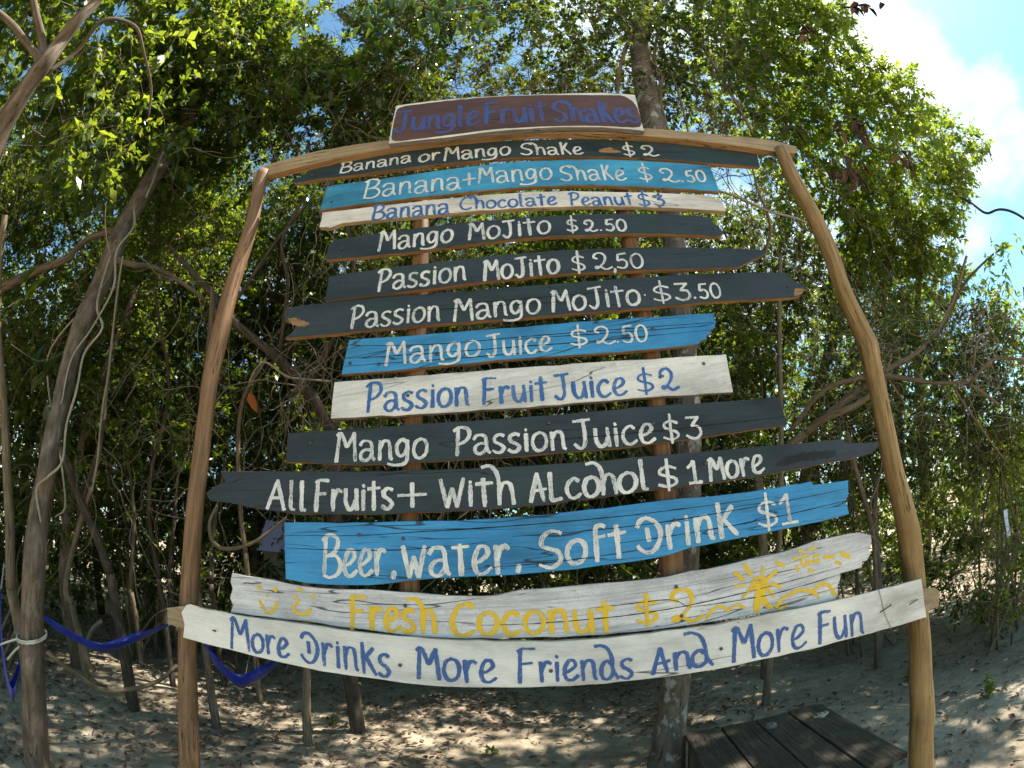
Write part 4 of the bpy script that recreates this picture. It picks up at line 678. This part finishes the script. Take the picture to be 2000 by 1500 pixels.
for i, (pp, lab) in enumerate([([(520,700,5,7),(470,800,5,8),(470,1000,5,9),(480,1080,5,10)], 'straight dark sapling between the left pole and the blue plank'),
    ([(300,560,5.4,6),(330,760,5.4,7),(290,960,5.4,8),(310,1130,5.4,10)], 'wavy slim sapling right of the thin leaning tree'),
    ([(240,500,5.2,5),(215,700,5.2,7),(190,900,5.2,9),(130,1130,5.2,11),(140,1180,5.2,12)], 'slim sapling bending left behind the vine-wrapped trunk'),
    ([(440,900,5.6,7),(425,980,5.6,8),(415,1060,5.6,9),(412,1140,5.6,10)], 'short upright sapling close to the right of the left pole'),
    ([(10,420,4.2,12),(-5,600,4.2,15),(8,800,4.2,17),(18,1000,4.2,19),(22,1150,4.2,20)], 'dark trunk at the left edge with a blue hammock tied to it'),
    ([(350,900,6,7),(340,1020,6,8),(330,1130,6,9)], 'distant thin stem left of the left pole'),
    ([(250,880,6.2,6),(262,1020,6.2,8),(255,1150,6.2,9)], 'faint thin stem above the middle hammock')]):
    path_tree('sapling', lab, [pp], 'barkdark' if i % 2 else 'vine', base=(.03, 0), part='stem')
# trees whose crowns make the skyline on the right
tG = path_tree('jungle_tree', 'tall sunlit tree carrying the skyline at the upper right', [[(1690,330,8.3,8),(1650,560,8.6,16),(1600,760,8.8,20),(1570,950,8.8,24)]], 'bark', base=(0, .2))
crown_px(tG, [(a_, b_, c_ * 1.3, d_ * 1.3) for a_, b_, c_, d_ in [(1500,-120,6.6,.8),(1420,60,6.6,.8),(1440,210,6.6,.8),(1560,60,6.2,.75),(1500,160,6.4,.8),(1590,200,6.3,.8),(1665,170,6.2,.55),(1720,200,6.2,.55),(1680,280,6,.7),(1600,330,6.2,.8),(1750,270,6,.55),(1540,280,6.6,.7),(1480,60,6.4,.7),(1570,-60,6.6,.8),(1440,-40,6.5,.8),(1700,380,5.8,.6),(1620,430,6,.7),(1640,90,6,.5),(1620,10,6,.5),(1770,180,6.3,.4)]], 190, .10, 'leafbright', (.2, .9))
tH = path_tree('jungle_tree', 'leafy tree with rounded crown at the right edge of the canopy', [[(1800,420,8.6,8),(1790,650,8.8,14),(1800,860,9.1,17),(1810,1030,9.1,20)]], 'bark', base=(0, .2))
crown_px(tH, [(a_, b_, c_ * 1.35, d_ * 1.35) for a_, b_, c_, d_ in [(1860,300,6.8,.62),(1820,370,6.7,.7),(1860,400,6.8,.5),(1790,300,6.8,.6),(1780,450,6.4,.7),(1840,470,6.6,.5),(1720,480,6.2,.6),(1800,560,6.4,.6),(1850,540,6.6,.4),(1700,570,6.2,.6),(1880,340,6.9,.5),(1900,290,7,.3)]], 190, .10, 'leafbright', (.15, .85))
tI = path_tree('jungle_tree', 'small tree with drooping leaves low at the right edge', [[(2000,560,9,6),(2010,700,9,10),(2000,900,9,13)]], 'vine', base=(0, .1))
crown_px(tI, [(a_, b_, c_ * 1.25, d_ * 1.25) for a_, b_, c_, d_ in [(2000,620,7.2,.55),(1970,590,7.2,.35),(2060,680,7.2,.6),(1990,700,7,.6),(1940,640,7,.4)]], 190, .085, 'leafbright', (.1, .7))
sprig = path_tree('leafy_branch', 'single leafy branch reaching into the sky at the right', [[(1968,480,6.2,3),(1930,505,6.3,4),(1880,560,6.4,6),(1840,640,6.5,8),(1780,700,6.6,10)]], 'vine', 'branch', part='stem')
def sprig_leaves(t, spec, n, L, m, tint=(.2, .9)):
    C = np.vstack([atd(x, y, d) + rng.normal(0, r, (n, 3)) * [1, 1, .5] for x, y, d, r in spec]); D = unit(rng.normal(size=C.shape) + [0, 0, -.3]); V, F, ti = clusters(C, D, 7, L, .16, tint, .3, keepf=False)
    child(link('foliage', fast_mesh('foliage', V, F, ti), M[m]), t)
sprig_leaves(sprig, [(1965,482,6.2,.09),(1925,500,6.3,.1),(1945,545,6.3,.12),(1900,580,6.4,.15)], 7, .12, 'leafbright')

# further trees, one by one
spots = [(-8.2,2.6,7.5,1.9),(-6.6,4.2,8.5,1.8),(-5.2,5.6,8,1.8),(-3.9,6.4,8.6,1.8),(-2.6,7.2,8.8,1.8),(-1.2,6.6,8.2,1.7),(.2,7.4,9,1.8),(1.6,6.6,8.4,1.8),(2.9,7.2,8.6,1.7),(4.2,6.4,7.4,1.6),(5.3,5.2,6.0,1.4),(-7.6,6.6,9,1.9),(-5.0,8.6,9.5,2.),(-2.2,9.6,10,2.),(1.0,10,10.4,2.),(3.8,9.4,9,1.8),(-4.6,3.6,7.4,1.3),(-6.4,1.4,6.8,1.5)]
words = ['broad dense tree at the far left behind the edge trunk','tall tree behind the left edge of the canopy','dense tree behind the vine-wrapped leaning trunk','tree with dark crown left of the left pole','bushy tree behind the upper end of the left pole','dark tree behind the left boards','tree behind the middle of the menu boards','tree behind the mottled grey trunk','shaded tree behind the right ends of the boards','tree behind the right pole','low dense tree right of the right pole','background tree deep at the left','background tree deep behind the left pole','background tree deep behind the boards','background tree deep behind the menu centre','background tree deep behind the right pole','nearer leafy tree overhanging the hammocks','near leafy tree at the very left edge']
for i, ((x, y, H, R), wd) in enumerate(zip(spots, words)):
    tree(wd, (x, y), H, R, (random.uniform(-.5, .5), random.uniform(-.6, .1)), random.uniform(.05, .10), i * 3 + i // 4, ['bark', 'barkdark'][i % 2], 1.6 if i == 16 else 0)
# bushes on the right and low growth
for (lab, spec, m, L, dn) in [
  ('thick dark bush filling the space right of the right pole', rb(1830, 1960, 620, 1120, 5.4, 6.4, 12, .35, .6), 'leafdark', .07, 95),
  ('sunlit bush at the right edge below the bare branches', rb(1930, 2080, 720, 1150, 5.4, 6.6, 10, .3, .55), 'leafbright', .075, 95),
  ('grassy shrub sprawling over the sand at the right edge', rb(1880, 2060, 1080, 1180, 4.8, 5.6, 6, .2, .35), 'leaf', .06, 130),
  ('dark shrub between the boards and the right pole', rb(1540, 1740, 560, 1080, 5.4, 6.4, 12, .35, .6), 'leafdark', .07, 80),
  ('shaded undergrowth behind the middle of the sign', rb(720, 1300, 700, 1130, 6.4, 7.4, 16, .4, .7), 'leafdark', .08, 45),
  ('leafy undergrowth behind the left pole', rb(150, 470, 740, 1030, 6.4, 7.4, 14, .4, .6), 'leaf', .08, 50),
  ('leafy undergrowth at the left edge behind the hammock', rb(-80, 120, 650, 1050, 5.2, 6.2, 8, .4, .6), 'leaf', .08, 60)]:
    c0 = np.mean([atd(x, y, d) for x, y, d, r in spec], axis=0); t = thing('shrub', lab, 'shrub', (c0[0], c0[1], 0)); mb = MB()
    for k in range(7):
        a = c0 * [1, 1, 0] + [random.uniform(-.3, .3), random.uniform(-.3, .3), -.05]; x, y, d, r = random.choice(spec); e = atd(x, y, d); mb.tube([a, (a + e) / 2 + rng.normal(0, .15, 3), e], [.02, .014, .005], 5, 4)
    child(mb.build('stems', M['vine']), t)['kind'] = 'stuff'; crown_px(t, spec, dn * 2.4, L * .9, m, (.05, .9))
# bare tangled branches on the right
tJ = path_tree('bare_tree', 'bare tangled branches spreading over the bush right of the right pole', [
  [(1888,500,5.8,5),(1846,622,5.6,8),(1790,689,5.4,11),(1727,725,5.2,13),(1640,790,5.1,14),(1573,846,5.0,15),(1541,870,5.0,16),(1480,930,5.0,18)],
  [(1702,770,4.9,10),(1667,794,4.9,13),(1615,815,4.9,15),(1573,846,5.0,15)],[(1950,790,5,6),(1890,750,4.9,7),(1825,748,4.9,8),(1727,735,5.0,10),(1650,745,5.0,10),(1600,770,5.0,9),(1545,840,5.0,10)],
  [(2010,705,4.8,6),(1945,700,4.8,6),(1905,735,4.8,7),(1890,758,4.9,7)],[(1932,640,5,4),(1908,670,4.9,5),(1900,720,4.9,6)],[(1735,800,5,4),(1730,738,5,5),(1742,690,5,4)],[(1765,785,5,4),(1738,745,5,4)],[(1970,905,5,3),(1940,870,5,4),(1880,785,5,5),(1865,760,4.9,5)]], 'vine', base=(0, .1))
def tangle(t, name, boxes, mat_, r=(.002, .005), sides=4, parentless=False):
    mb = MB()
    for (x0, x1, y0, y1, d0, d1, n, seg, stepm, down) in boxes:
        for _ in range(n):
            p = atd(random.uniform(x0, x1), random.uniform(y0, y1), random.uniform(d0, d1)); d = unit(rng.normal(size=3) + np.array([0, 0, -down])); P = [p]
            for k in range(seg): d = unit(d + rng.normal(0, .38, 3) + np.array([0, 0, -down * .25])); P.append(P[-1] + d * stepm)
            P = np.array(P)
            if not keep(P)[[0, -1]].all() or P[:, 2].min() < .02: continue
            rr = random.uniform(*r); mb.tube(P, np.linspace(rr, rr * .45, len(P)), sides, 3, cap=False)
    o = mb.build(name, M[mat_]); o['kind'] = 'stuff'
    if t is not None: child(o, t)
    return o
tangle(tJ, 'twigs', [(1700,1990,580,860,4.8,5.8,240,7,.10,0),(1560,1720,600,860,4.9,5.6,60,7,.1,0)], 'vinepale', (.002, .0045))
tangle(tC, 'twigs', [(820,1480,0,330,3.4,5.2,800,7,.11,.05),(1280,1500,80,420,3.4,4.6,120,10,.11,.5)], 'vine', (.002, .005))
hr = tangle(None, 'hanging_roots', [(560,920,120,800,3.4,4.8,190,14,.10,.9),(1380,1640,250,900,3.4,4.8,50,12,.11,.9),(60,560,480,1000,3.8,5.6,80,12,.11,.7),(650,1300,420,1000,3.2,4.6,180,12,.10,1.0),(0,500,150,600,3.2,4.8,40,11,.11,.5)], 'vine', (.002, .0055)); tag(hr, 'tangle of thin brown hanging roots and lianas under the canopy', 'vines')
fw = tangle(None, 'fallen_branches', [(0,640,1130,1330,4.2,6.5,45,6,.12,.2),(1900,2000,1000,1130,4.6,5.4,40,6,.1,0)], 'vine', (.0025, .007)); tag(fw, 'grey fallen sticks and roots lying on the shaded sand', 'sticks')
# traced lianas
for lab, pts, m in [
  ('thick curved liana looping right of the left pole', [(425,985,4,5),(410,1020,4,7),(415,1055,4,8),(440,1072,4,8),(490,1062,4,7),(530,1035,4,6),(560,1010,4,5)], 'vine'),
  ('pale liana crossing from the boards to the right pole', [(1395,370,3.2,5),(1440,385,3.2,5),(1500,412,3.2,5),(1560,428,3.3,4),(1600,452,3.3,3)], 'vinepale'),
  ('liana hanging in an S-curve beside the right board ends', [(1470,330,3.4,4),(1480,370,3.4,5),(1498,415,3.4,6),(1505,450,3.4,7),(1498,480,3.4,6),(1492,510,3.4,4)], 'vine'),
  ('thin liana arching over the orange leaf', [(485,750,3.9,3),(500,720,3.9,3),(520,708,3.9,4),(560,735,3.9,5),(590,740,3.9,4),(650,745,3.9,4)], 'vinepale'),
  ('long thin liana hanging left of the left pole', [(240,500,4,3),(215,700,4,3),(200,800,4,4),(190,900,4,4),(180,960,4,3)], 'vinepale'),
  ('grey root arching over the sand beneath the hammocks', [(90,1275,3.6,9),(140,1310,3.7,9),(200,1348,3.8,10),(260,1345,3.9,9),(310,1330,4,8),(345,1300,4.1,7)], 'vine'),
  ('pale bent root standing up beside the middle hammock', [(200,1212,4.6,8),(180,1230,4.6,9),(170,1260,4.6,9),(172,1290,4.6,8),(185,1310,4.5,7)], 'vine')]:
    mb = MB(); P = traced(mb, pts, 6, 5, .05, fn=atd); o = mb.build('liana', M[m]); tag(o, lab, 'liana')
# wire and curl in the sky
mb = MB(); traced(mb, [(1875,385,5.5,3),(1895,395,5.5,4),(1925,416,5.5,5),(1950,409,5.5,5),(1975,413,5.5,5),(2005,430,5.5,5),(2060,470,5.5,5)], 6, 5, 0, fn=atd); tag(mb.build('cable', M['cable']), 'dark wavy cable reaching out of the canopy into the sky', 'cable')
# far wood seen between the trunks
k = 9500; az = rng.uniform(-1.75, 1.25, k); dd = rng.uniform(11, 17, k); zt = rng.uniform(0, 1, k) * np.where(az > .98, 2.4, 7.0); C = np.stack([np.sin(az) * dd, np.cos(az) * dd, zt + .1], 1)
V, F, ti = clusters(C, unit(rng.normal(size=(k, 3))), 16, .19, .6, (0, .8), .5)
o = link('distant_wood', fast_mesh('distant_wood', V, F, ti), M['leaf']); tag(o, 'far mass of dark jungle foliage seen between the nearer trees', 'foliage', kind='stuff')

# ------------------------------------------------------------------ stakes, hammocks, bench and the rest
def stake(lab, pts, m, top=None):
    b = aty(pts[-1][0], pts[-1][1], pts[-1][2]); t = thing('wooden_stake', lab, 'stake', (b[0], b[1], 0)); mb = MB(); traced(mb, pts, 9, 5, .04, True); child(mb.build('shaft', M[m]), t); return t
stake('pale grey stake standing on the sand below the left boards', [(598,1110,3.5,14),(598,1200,3.5,15),(599,1300,3.5,15),(600,1430,3.5,17)], 'vine')
stake('long slender stake standing behind the right board ends', [(1524,500,3.8,8),(1522,620,3.8,9),(1524,760,3.8,10),(1526,900,3.8,10),(1523,1030,3.8,11),(1508,1240,3.8,13),(1497,1362,3.8,15)], 'vine')
s3 = stake('grey upright stake wrapped with a thin vine left of the right pole', [(1712,930,3.8,9),(1708,1000,3.8,12),(1712,1080,3.8,14),(1718,1180,3.8,14),(1716,1290,3.8,17)], 'bark')
stake('thin stake leaning onto the vine-wrapped stake', [(1655,845,3.85,8),(1672,920,3.85,9),(1690,980,3.83,10),(1706,1050,3.8,10),(1712,1180,3.8,10)], 'vine')
mb = MB(); traced(mb, [(1714,862,3.75,3),(1722,900,3.72,4),(1716,940,3.72,4),(1700,985,3.72,4),(1712,1015,3.72,4),(1698,1040,3.72,4),(1716,1060,3.72,4)], 5, 5, 0); child(mb.build('twining_vine', M['vine']), s3)
hm, n, b, o = mat('blue_nylon'); M['nylon'] = hm; b.inputs['Base Color'].default_value = (.004, .022, .30, 1); b.inputs['Roughness'].default_value = .35; tcn = N_(n, 'ShaderNodeTexCoord'); bump(n, b, noise(n, tcn.outputs['UV'], 1, 3, .6, (8, 90, 1)), .6, .01); b.inputs['Sheen Weight'].default_value = .1
def hammock(lab, pts, d, w):
    P = np.array([atd(x, y, dd) for x, y, dd in pts]); Q = crom(P, n=8); m = len(Q); t = thing('hammock', lab, 'hammock', tuple(Q[m // 2])); V = []; UV = []; K = 9
    hdir = unit(np.cross(P[-1] - P[0], [0, 0, 1.]))
    for i, q in enumerate(Q):
        f = math.sin(math.pi * i / (m - 1)) ** .6 * w + .012
        for k in range(K):
            a = (k / (K - 1) - .5) * 2; V.append(q + hdir * a * f * .55 + np.array([0, 0, abs(a) ** 1.6 * f + .010 * math.sin(k * 2.9 + i * .35)])); UV.append((i * .05, a * f))
    F = [(i * K + k, i * K + k + 1, (i + 1) * K + k + 1, (i + 1) * K + k) for i in range(m - 1) for k in range(K - 1)]
    child(link('sling', mesh('sling', V, F, True, uv=UV), M['nylon']), t); return t, Q
h1, q1 = hammock('blue hammock sagging between the vine-wrapped trunk and the left pole', [(80,1206,4.4),(130,1243,4.3),(200,1272,4.25),(270,1252,4.35),(328,1222,4.5)], 0, .055)
h2, q2 = hammock('blue hammock hanging below the lowest plank right of the left pole', [(398,1258,4.3),(425,1305,4.2),(470,1340,4.15),(515,1322,4.25),(556,1285,4.4)], 0, .08)
h3, q3 = hammock('blue hammock hanging in a narrow loop at the left edge', [(2,1150,3.6),(2,1250,3.5),(14,1340,3.45),(28,1362,3.45),(44,1300,3.6),(60,1240,3.7)], 0, .07)
for t, q, e in ((h1, q1[0], (60,1190,4.5)), (h1, q1[-1], (385,1180,4.8)), (h2, q2[0], (380,1225,4.5)), (h2, q2[-1], (600,1240,4.9)), (h3, q3[0], (8,1100,3.9))):
    mb = MB(); e = atd(*e); mb.tube([q, (q + e) / 2 + [0, 0, -.01], e], [.006] * 3, 5, 3); child(mb.build('cord', M['rope']), t)
mb = MB(); traced(mb, [(-20,1266,3.3,4),(20,1252,3.3,4),(35,1248,3.3,5)], 5, 4, 0, fn=atd)
Pc = aty(62, 1244, 1.75); rt = wid(53, Pc) + .006; ax = [Pc + np.array([math.cos(a) * rt, math.sin(a) * rt, .03 * math.sin(a * 1.0) + j * .012]) for j in (0, 1) for a in np.linspace(0, 6.28, 15)]; mb.tube(ax, [.006] * len(ax), 5, 1, raw=True)
traced(mb, [(38,1262,3.3,4),(25,1275,3.35,4),(15,1288,3.4,4)], 5, 4, 0, fn=atd); tag(mb.build('rope', M['rope']), 'pale rope knotted round the vine-wrapped trunk', 'rope')

# dark plank bench behind the sign
Z = .32; A_, B_, C_ = atz(1337, 1432, Z), atz(1600, 1374, Z), atz(1765, 1466, Z); eu = B_ - A_; ev = C_ - B_; bt = thing('wooden_bench', 'low dark plank bench on the sand under the right end of the sign', 'bench', tuple((A_ + C_) / 2 * [1, 1, 0]))
for i, (a, c) in enumerate([(0, .245), (.255, .495), (.505, .745), (.755, 1)]):
    x0, x1 = -.01 * random.random(), 1.02 + .03 * random.random(); q = [A_ + eu * a + ev * x0, A_ + eu * c + ev * x0, A_ + eu * c + ev * x1, A_ + eu * a + ev * x1]; z = random.uniform(-.003, .004); V = [p + [0, 0, z] for p in q] + [p + [0, 0, z - .03] for p in q]
    uv = [(0, a * 1.), (0, c * 1.), (1.3, c), (1.3, a)]; uv = [(u_, v_ * 1.2 + i) for u_, v_ in uv] + [(u_, v_ * 1.2 + i + .03) for u_, v_ in uv]
    o = link('board', mesh('board', V, [(0, 3, 2, 1), (4, 5, 6, 7), (0, 1, 5, 4), (1, 2, 6, 5), (2, 3, 7, 6), (3, 0, 4, 7)], uv=uv), M['bench']); bevel_obj(o, .003); child(o, bt)
for a, c in ((.06, .05), (.94, .05), (.06, .92), (.94, .92)):
    p = A_ + eu * a + ev * c; mb = MB(); mb.box((p[0], p[1], Z / 2 - .06), (.07, .07, Z - .03 + .06), math.atan2(eu[1], eu[0])); child(mb.build('leg', M['bench'], smooth=False), bt)
for c in (.05, .92):
    p = A_ + eu * .5 + ev * c; mb = MB(); mb.box((p[0], p[1], Z - .065), (np.linalg.norm(eu) * .8, .04, .06), math.atan2(eu[1], eu[0])); child(mb.build('rail', M['bench'], smooth=False), bt)
p = atz(1505, 1417, Z + .012); mb = MB(); mb.tube([p - [0, 0, .012], p + [0, 0, .012]], [.040, .038], 16, 1, raw=True); mb.tube([p + [0, 0, .012], p + [0, 0, .014]], [.030, .029], 16, 1, raw=True); o = mb.build('wooden_disc', M['rawgrey']); tag(o, 'round pale wooden disc lying on the bench boards', 'disc')
mb = MB()
for k in range(7):
    c = atz(1608 + random.uniform(-9, 9), 1396 + random.uniform(-4, 4), Z + .010 + k * .002); a = random.gauss(.7, .35); mb.tube([c + [math.cos(a + s * .9) * .05 * s, math.sin(a + s * .9) * .05 * s, .005 * math.sin(3 * s)] for s in (-1, -.5, 0, .4, .8)], [.0045, .005, .006, .005, .003], 5, 3)
tag(mb.build('rope_scrap', M['rope']), 'frayed scrap of pale rope on the bench boards', 'rope')

# tent-like hut behind the left boards
c = atd(596, 1100, 7.0) * [1, 1, 0]; hut = thing('hut', 'small hut with lavender roof sheet and beige wall glimpsed behind the blue plank', 'hut', (c[0], c[1], 0), .1)
zt = atd(530, 1074, 6.6)[2]; ztop = atd(540, 1016, 6.6)[2]
mb = MB(); mb.box((.15, 0, zt / 2), (1.2, .9, zt)); mb.build('wall', M['beigewall'], hut, False)
V = [(-.52, -.54, zt - .02), (.8, -.54, zt - .02), (.8, .54, zt - .02), (-.52, .54, zt - .02), (-.46, -.38, ztop), (.74, -.38, ztop), (.74, .38, ztop), (-.46, .38, ztop)]
link('roof', mesh('roof', V, [(3, 2, 1, 0), (4, 5, 6, 7), (0, 1, 5, 4), (1, 2, 6, 5), (2, 3, 7, 6), (3, 0, 4, 7)]), M['lavender'], hut)
c = atd(1967, 1022, 4.9); V = []; 
for i in range(7):
    for j in range(4): V.append(c + np.array([(j - 1.5) * .022 + .01 * math.sin(i), .012 * math.sin(j * 2 + i), -(i - 3) * .04]))
tag(link('hanging_cloth', mesh('hanging_cloth', V, [(i * 4 + j, i * 4 + j + 1, (i + 1) * 4 + j + 1, (i + 1) * 4 + j) for i in range(6) for j in range(3)], True), M['cloth']), 'small pale blue cloth caught in the bush at the right edge', 'cloth')

# dead leaves: singles and withered clusters
def single_leaves(t, specs, m, name='leaf'):
    for x, y, d, L, az_, dn in specs:
        P = np.array([atd(x, y, d)]); D = unit(np.array([[math.cos(az_), .2, -dn]])); V, F = leaf_arrays(P, D, np.array([[0, -1., .3]]), np.array([L]), np.array([L * .42]), .3, .2)
        V2 = np.vstack([V, V + [0, .0015, 0]]); me = fast_mesh(name, V2, np.vstack([F, F[:, ::-1] + 6]), rng.uniform(0, 1, 4)); o = link(name, me, M[m]); 
        if t is not None: child(o, t)
    return o
ol = single_leaves(None, [(487,766,3.8,.17,-.2,2)], 'orange', 'orange_leaf'); tag(ol, 'single orange dead leaf hanging between the left pole and the white plank', 'leaf')
for lab, x, y, d, n, sx, sy in [('upper cluster of withered brown leaves in the sunlit crown at the right', 1672, 248, 4.2, 16, 34, 20), ('middle cluster of withered brown leaves above the right pole', 1662, 335, 4.1, 20, 30, 24), ('small withered leaves at the outer side of the sunlit crown', 1765, 305, 4.3, 8, 20, 14), ('purple-brown withered leaves overhead at the top right', 1680, 14, 4.6, 12, 30, 9), ('withered brown leaves inside the crown at the top right', 1580, 60, 4.0, 6, 12, 16), ('withered leaf pair above the right end of the crossbeam', 1565, 245, 3.9, 3, 12, 8), ('dead leaves dangling in the bare branches at the right', 1905, 610, 5.0, 7, 14, 14)]:
    p = atd(x, y, d); t = thing('withered_leaf_cluster', lab, 'dead leaves', tuple(p), group='clusters of withered leaves'); mb = MB(); mb.tube([p + [0, 0, .12], p, p + [.02, 0, -.08]], [.004, .003, .002], 5, 3); child(mb.build('twig', M['vine']), t)
    single_leaves(t, [(x + random.gauss(0, sx * .6), y + random.gauss(0, sy * .6), d + random.uniform(-.15, .15), random.uniform(.07, .14), random.uniform(0, 6.28), random.uniform(-.6, 1.8)) for _ in range(int(n * 1.4))], 'dead')
for lab, spec in [('big-leaved green seedling beside the vine-wrapped trunk', [(60,770,3.9,.26,-1.2,-1),(85,740,3.9,.27,.3,-2.5),(40,800,3.9,.2,-3,1.),(90,790,3.9,.2,.2,1.5),(70,720,3.9,.24,-2.2,-2.5),(30,760,3.9,.2,3.1,-.2)]), ('pale upright leaves near the left edge of the photo', [(40,560,3.6,.2,-.9,-3),(48,590,3.6,.22,.4,-2.6),(30,610,3.6,.18,2.6,-1.5)])]:
    p = atd(*spec[0][:3]); t = thing('broad_leaf_sprig', lab, 'plant', tuple(p)); single_leaves(t, spec, 'leaf')
near = thing('overhanging_branch', 'branch with large bright leaves hanging into the top centre', 'branch', tuple(atd(820, 0, 3.4))); mb = MB(); traced(mb, [(700,-60,3.3,8),(780,-10,3.4,7),(860,20,3.4,5),(950,10,3.5,4)], 6, fn=atd); child(mb.build('stem', M['vine']), near)
single_leaves(near, [(random.uniform(700, 960), random.uniform(-20, 55), random.uniform(3.2, 3.6), random.uniform(.09, .14), random.uniform(0, 6.28), random.uniform(.3, 2.5)) for _ in range(55)], 'leafbright')

# small plants on the sand
for lab, x, y, z0, hgt, n, sp_ in [('knee-high leafy seedling under the left half of the lowest plank', 700, 1420, 0, .42, 26, .07), ('tiny seedling left of the leafy one', 655, 1412, 0, .07, 6, .05), ('small tuft growing in the sand centre foreground', 960, 1478, 0, .06, 6, .05), ('small weed right of the right pole', 1930, 1368, 0, .16, 22, .07), ('low weed on the bright sand near the right edge', 1775, 1325, 0, .09, 8, .05)]:
    b_ = atz(x, y, 0.0); b_[2] = float(gh(b_[0], b_[1])); t = thing('seedling', lab, 'plant', tuple(b_)); mb = MB(); mb.tube([b_ - [0, 0, .03], b_ + [.01, 0, hgt * .5], b_ + [.0, .01, hgt]], [.006, .005, .002], 5, 3); child(mb.build('stem', M['vine']), t)
    C = b_ + np.stack([rng.normal(0, sp_ * .35, n), rng.normal(0, sp_ * .35, n), rng.uniform(.15, 1, n) * hgt], 1); D = unit(rng.normal(size=(n, 3)) + [0, 0, .4]); V, F, ti = clusters(C, D, 4, .055, .04, (.4, .9), .42, keepf=False); child(link('foliage', fast_mesh('foliage', V, F, ti), M['leafbright']), t)

# leaf litter and twigs on the ground
k = 38000; X = rng.uniform(-8, 8, k); Y = rng.uniform(.6, 11, k); dens = .35 + .65 * (np.sin(X * 1.3 + 1) * np.cos(Y * 1.1 + X * .4) > -.2); ok = (rng.random(k) < dens * np.where((X > 2.2) & (Y < 6), .4, 1)); X, Y = X[ok], Y[ok]; k = len(X)
P = np.stack([X, Y, gh(X, Y) + rng.uniform(.002, .014, k)], 1); D = unit(np.stack([rng.normal(size=k), rng.normal(size=k), rng.normal(0, .12, k)], 1)); Nn = unit(np.stack([rng.normal(0, .3, k), rng.normal(0, .3, k), np.ones(k)], 1)); Ls = rng.uniform(.02, .085, k)
V, F = leaf_arrays(P, D, Nn, Ls, Ls * rng.uniform(.25, .55, k), .6, -.25); o = link('leaf_litter', fast_mesh('leaf_litter', V, F, np.repeat(rng.beta(1.3, 2.2, k), 2)), M['litter']); tag(o, 'dry brown and grey leaves scattered over the sand', 'leaf litter', kind='stuff')
k = 2500; X = rng.uniform(-7, 7, k); Y = rng.uniform(.8, 9, k); a = rng.uniform(0, 6.28, k); ln = rng.uniform(.03, .16, k); A2 = np.stack([X, Y, gh(X, Y) + .006], 1); B2 = A2 + np.stack([np.cos(a) * ln, np.sin(a) * ln, rng.uniform(-.003, .012, k)], 1)
V, F = thin_lines(A2, B2, rng.uniform(.0012, .0035, (k, 1))); o = link('ground_twigs', fast_mesh('ground_twigs', V, F), M['vinepale']); tag(o, 'small dry twigs scattered over the sand', 'twigs', kind='stuff')

print('LEAFTRIS', sum(len(m_.polygons) * 2 for m_ in bpy.data.meshes) / 1e6)
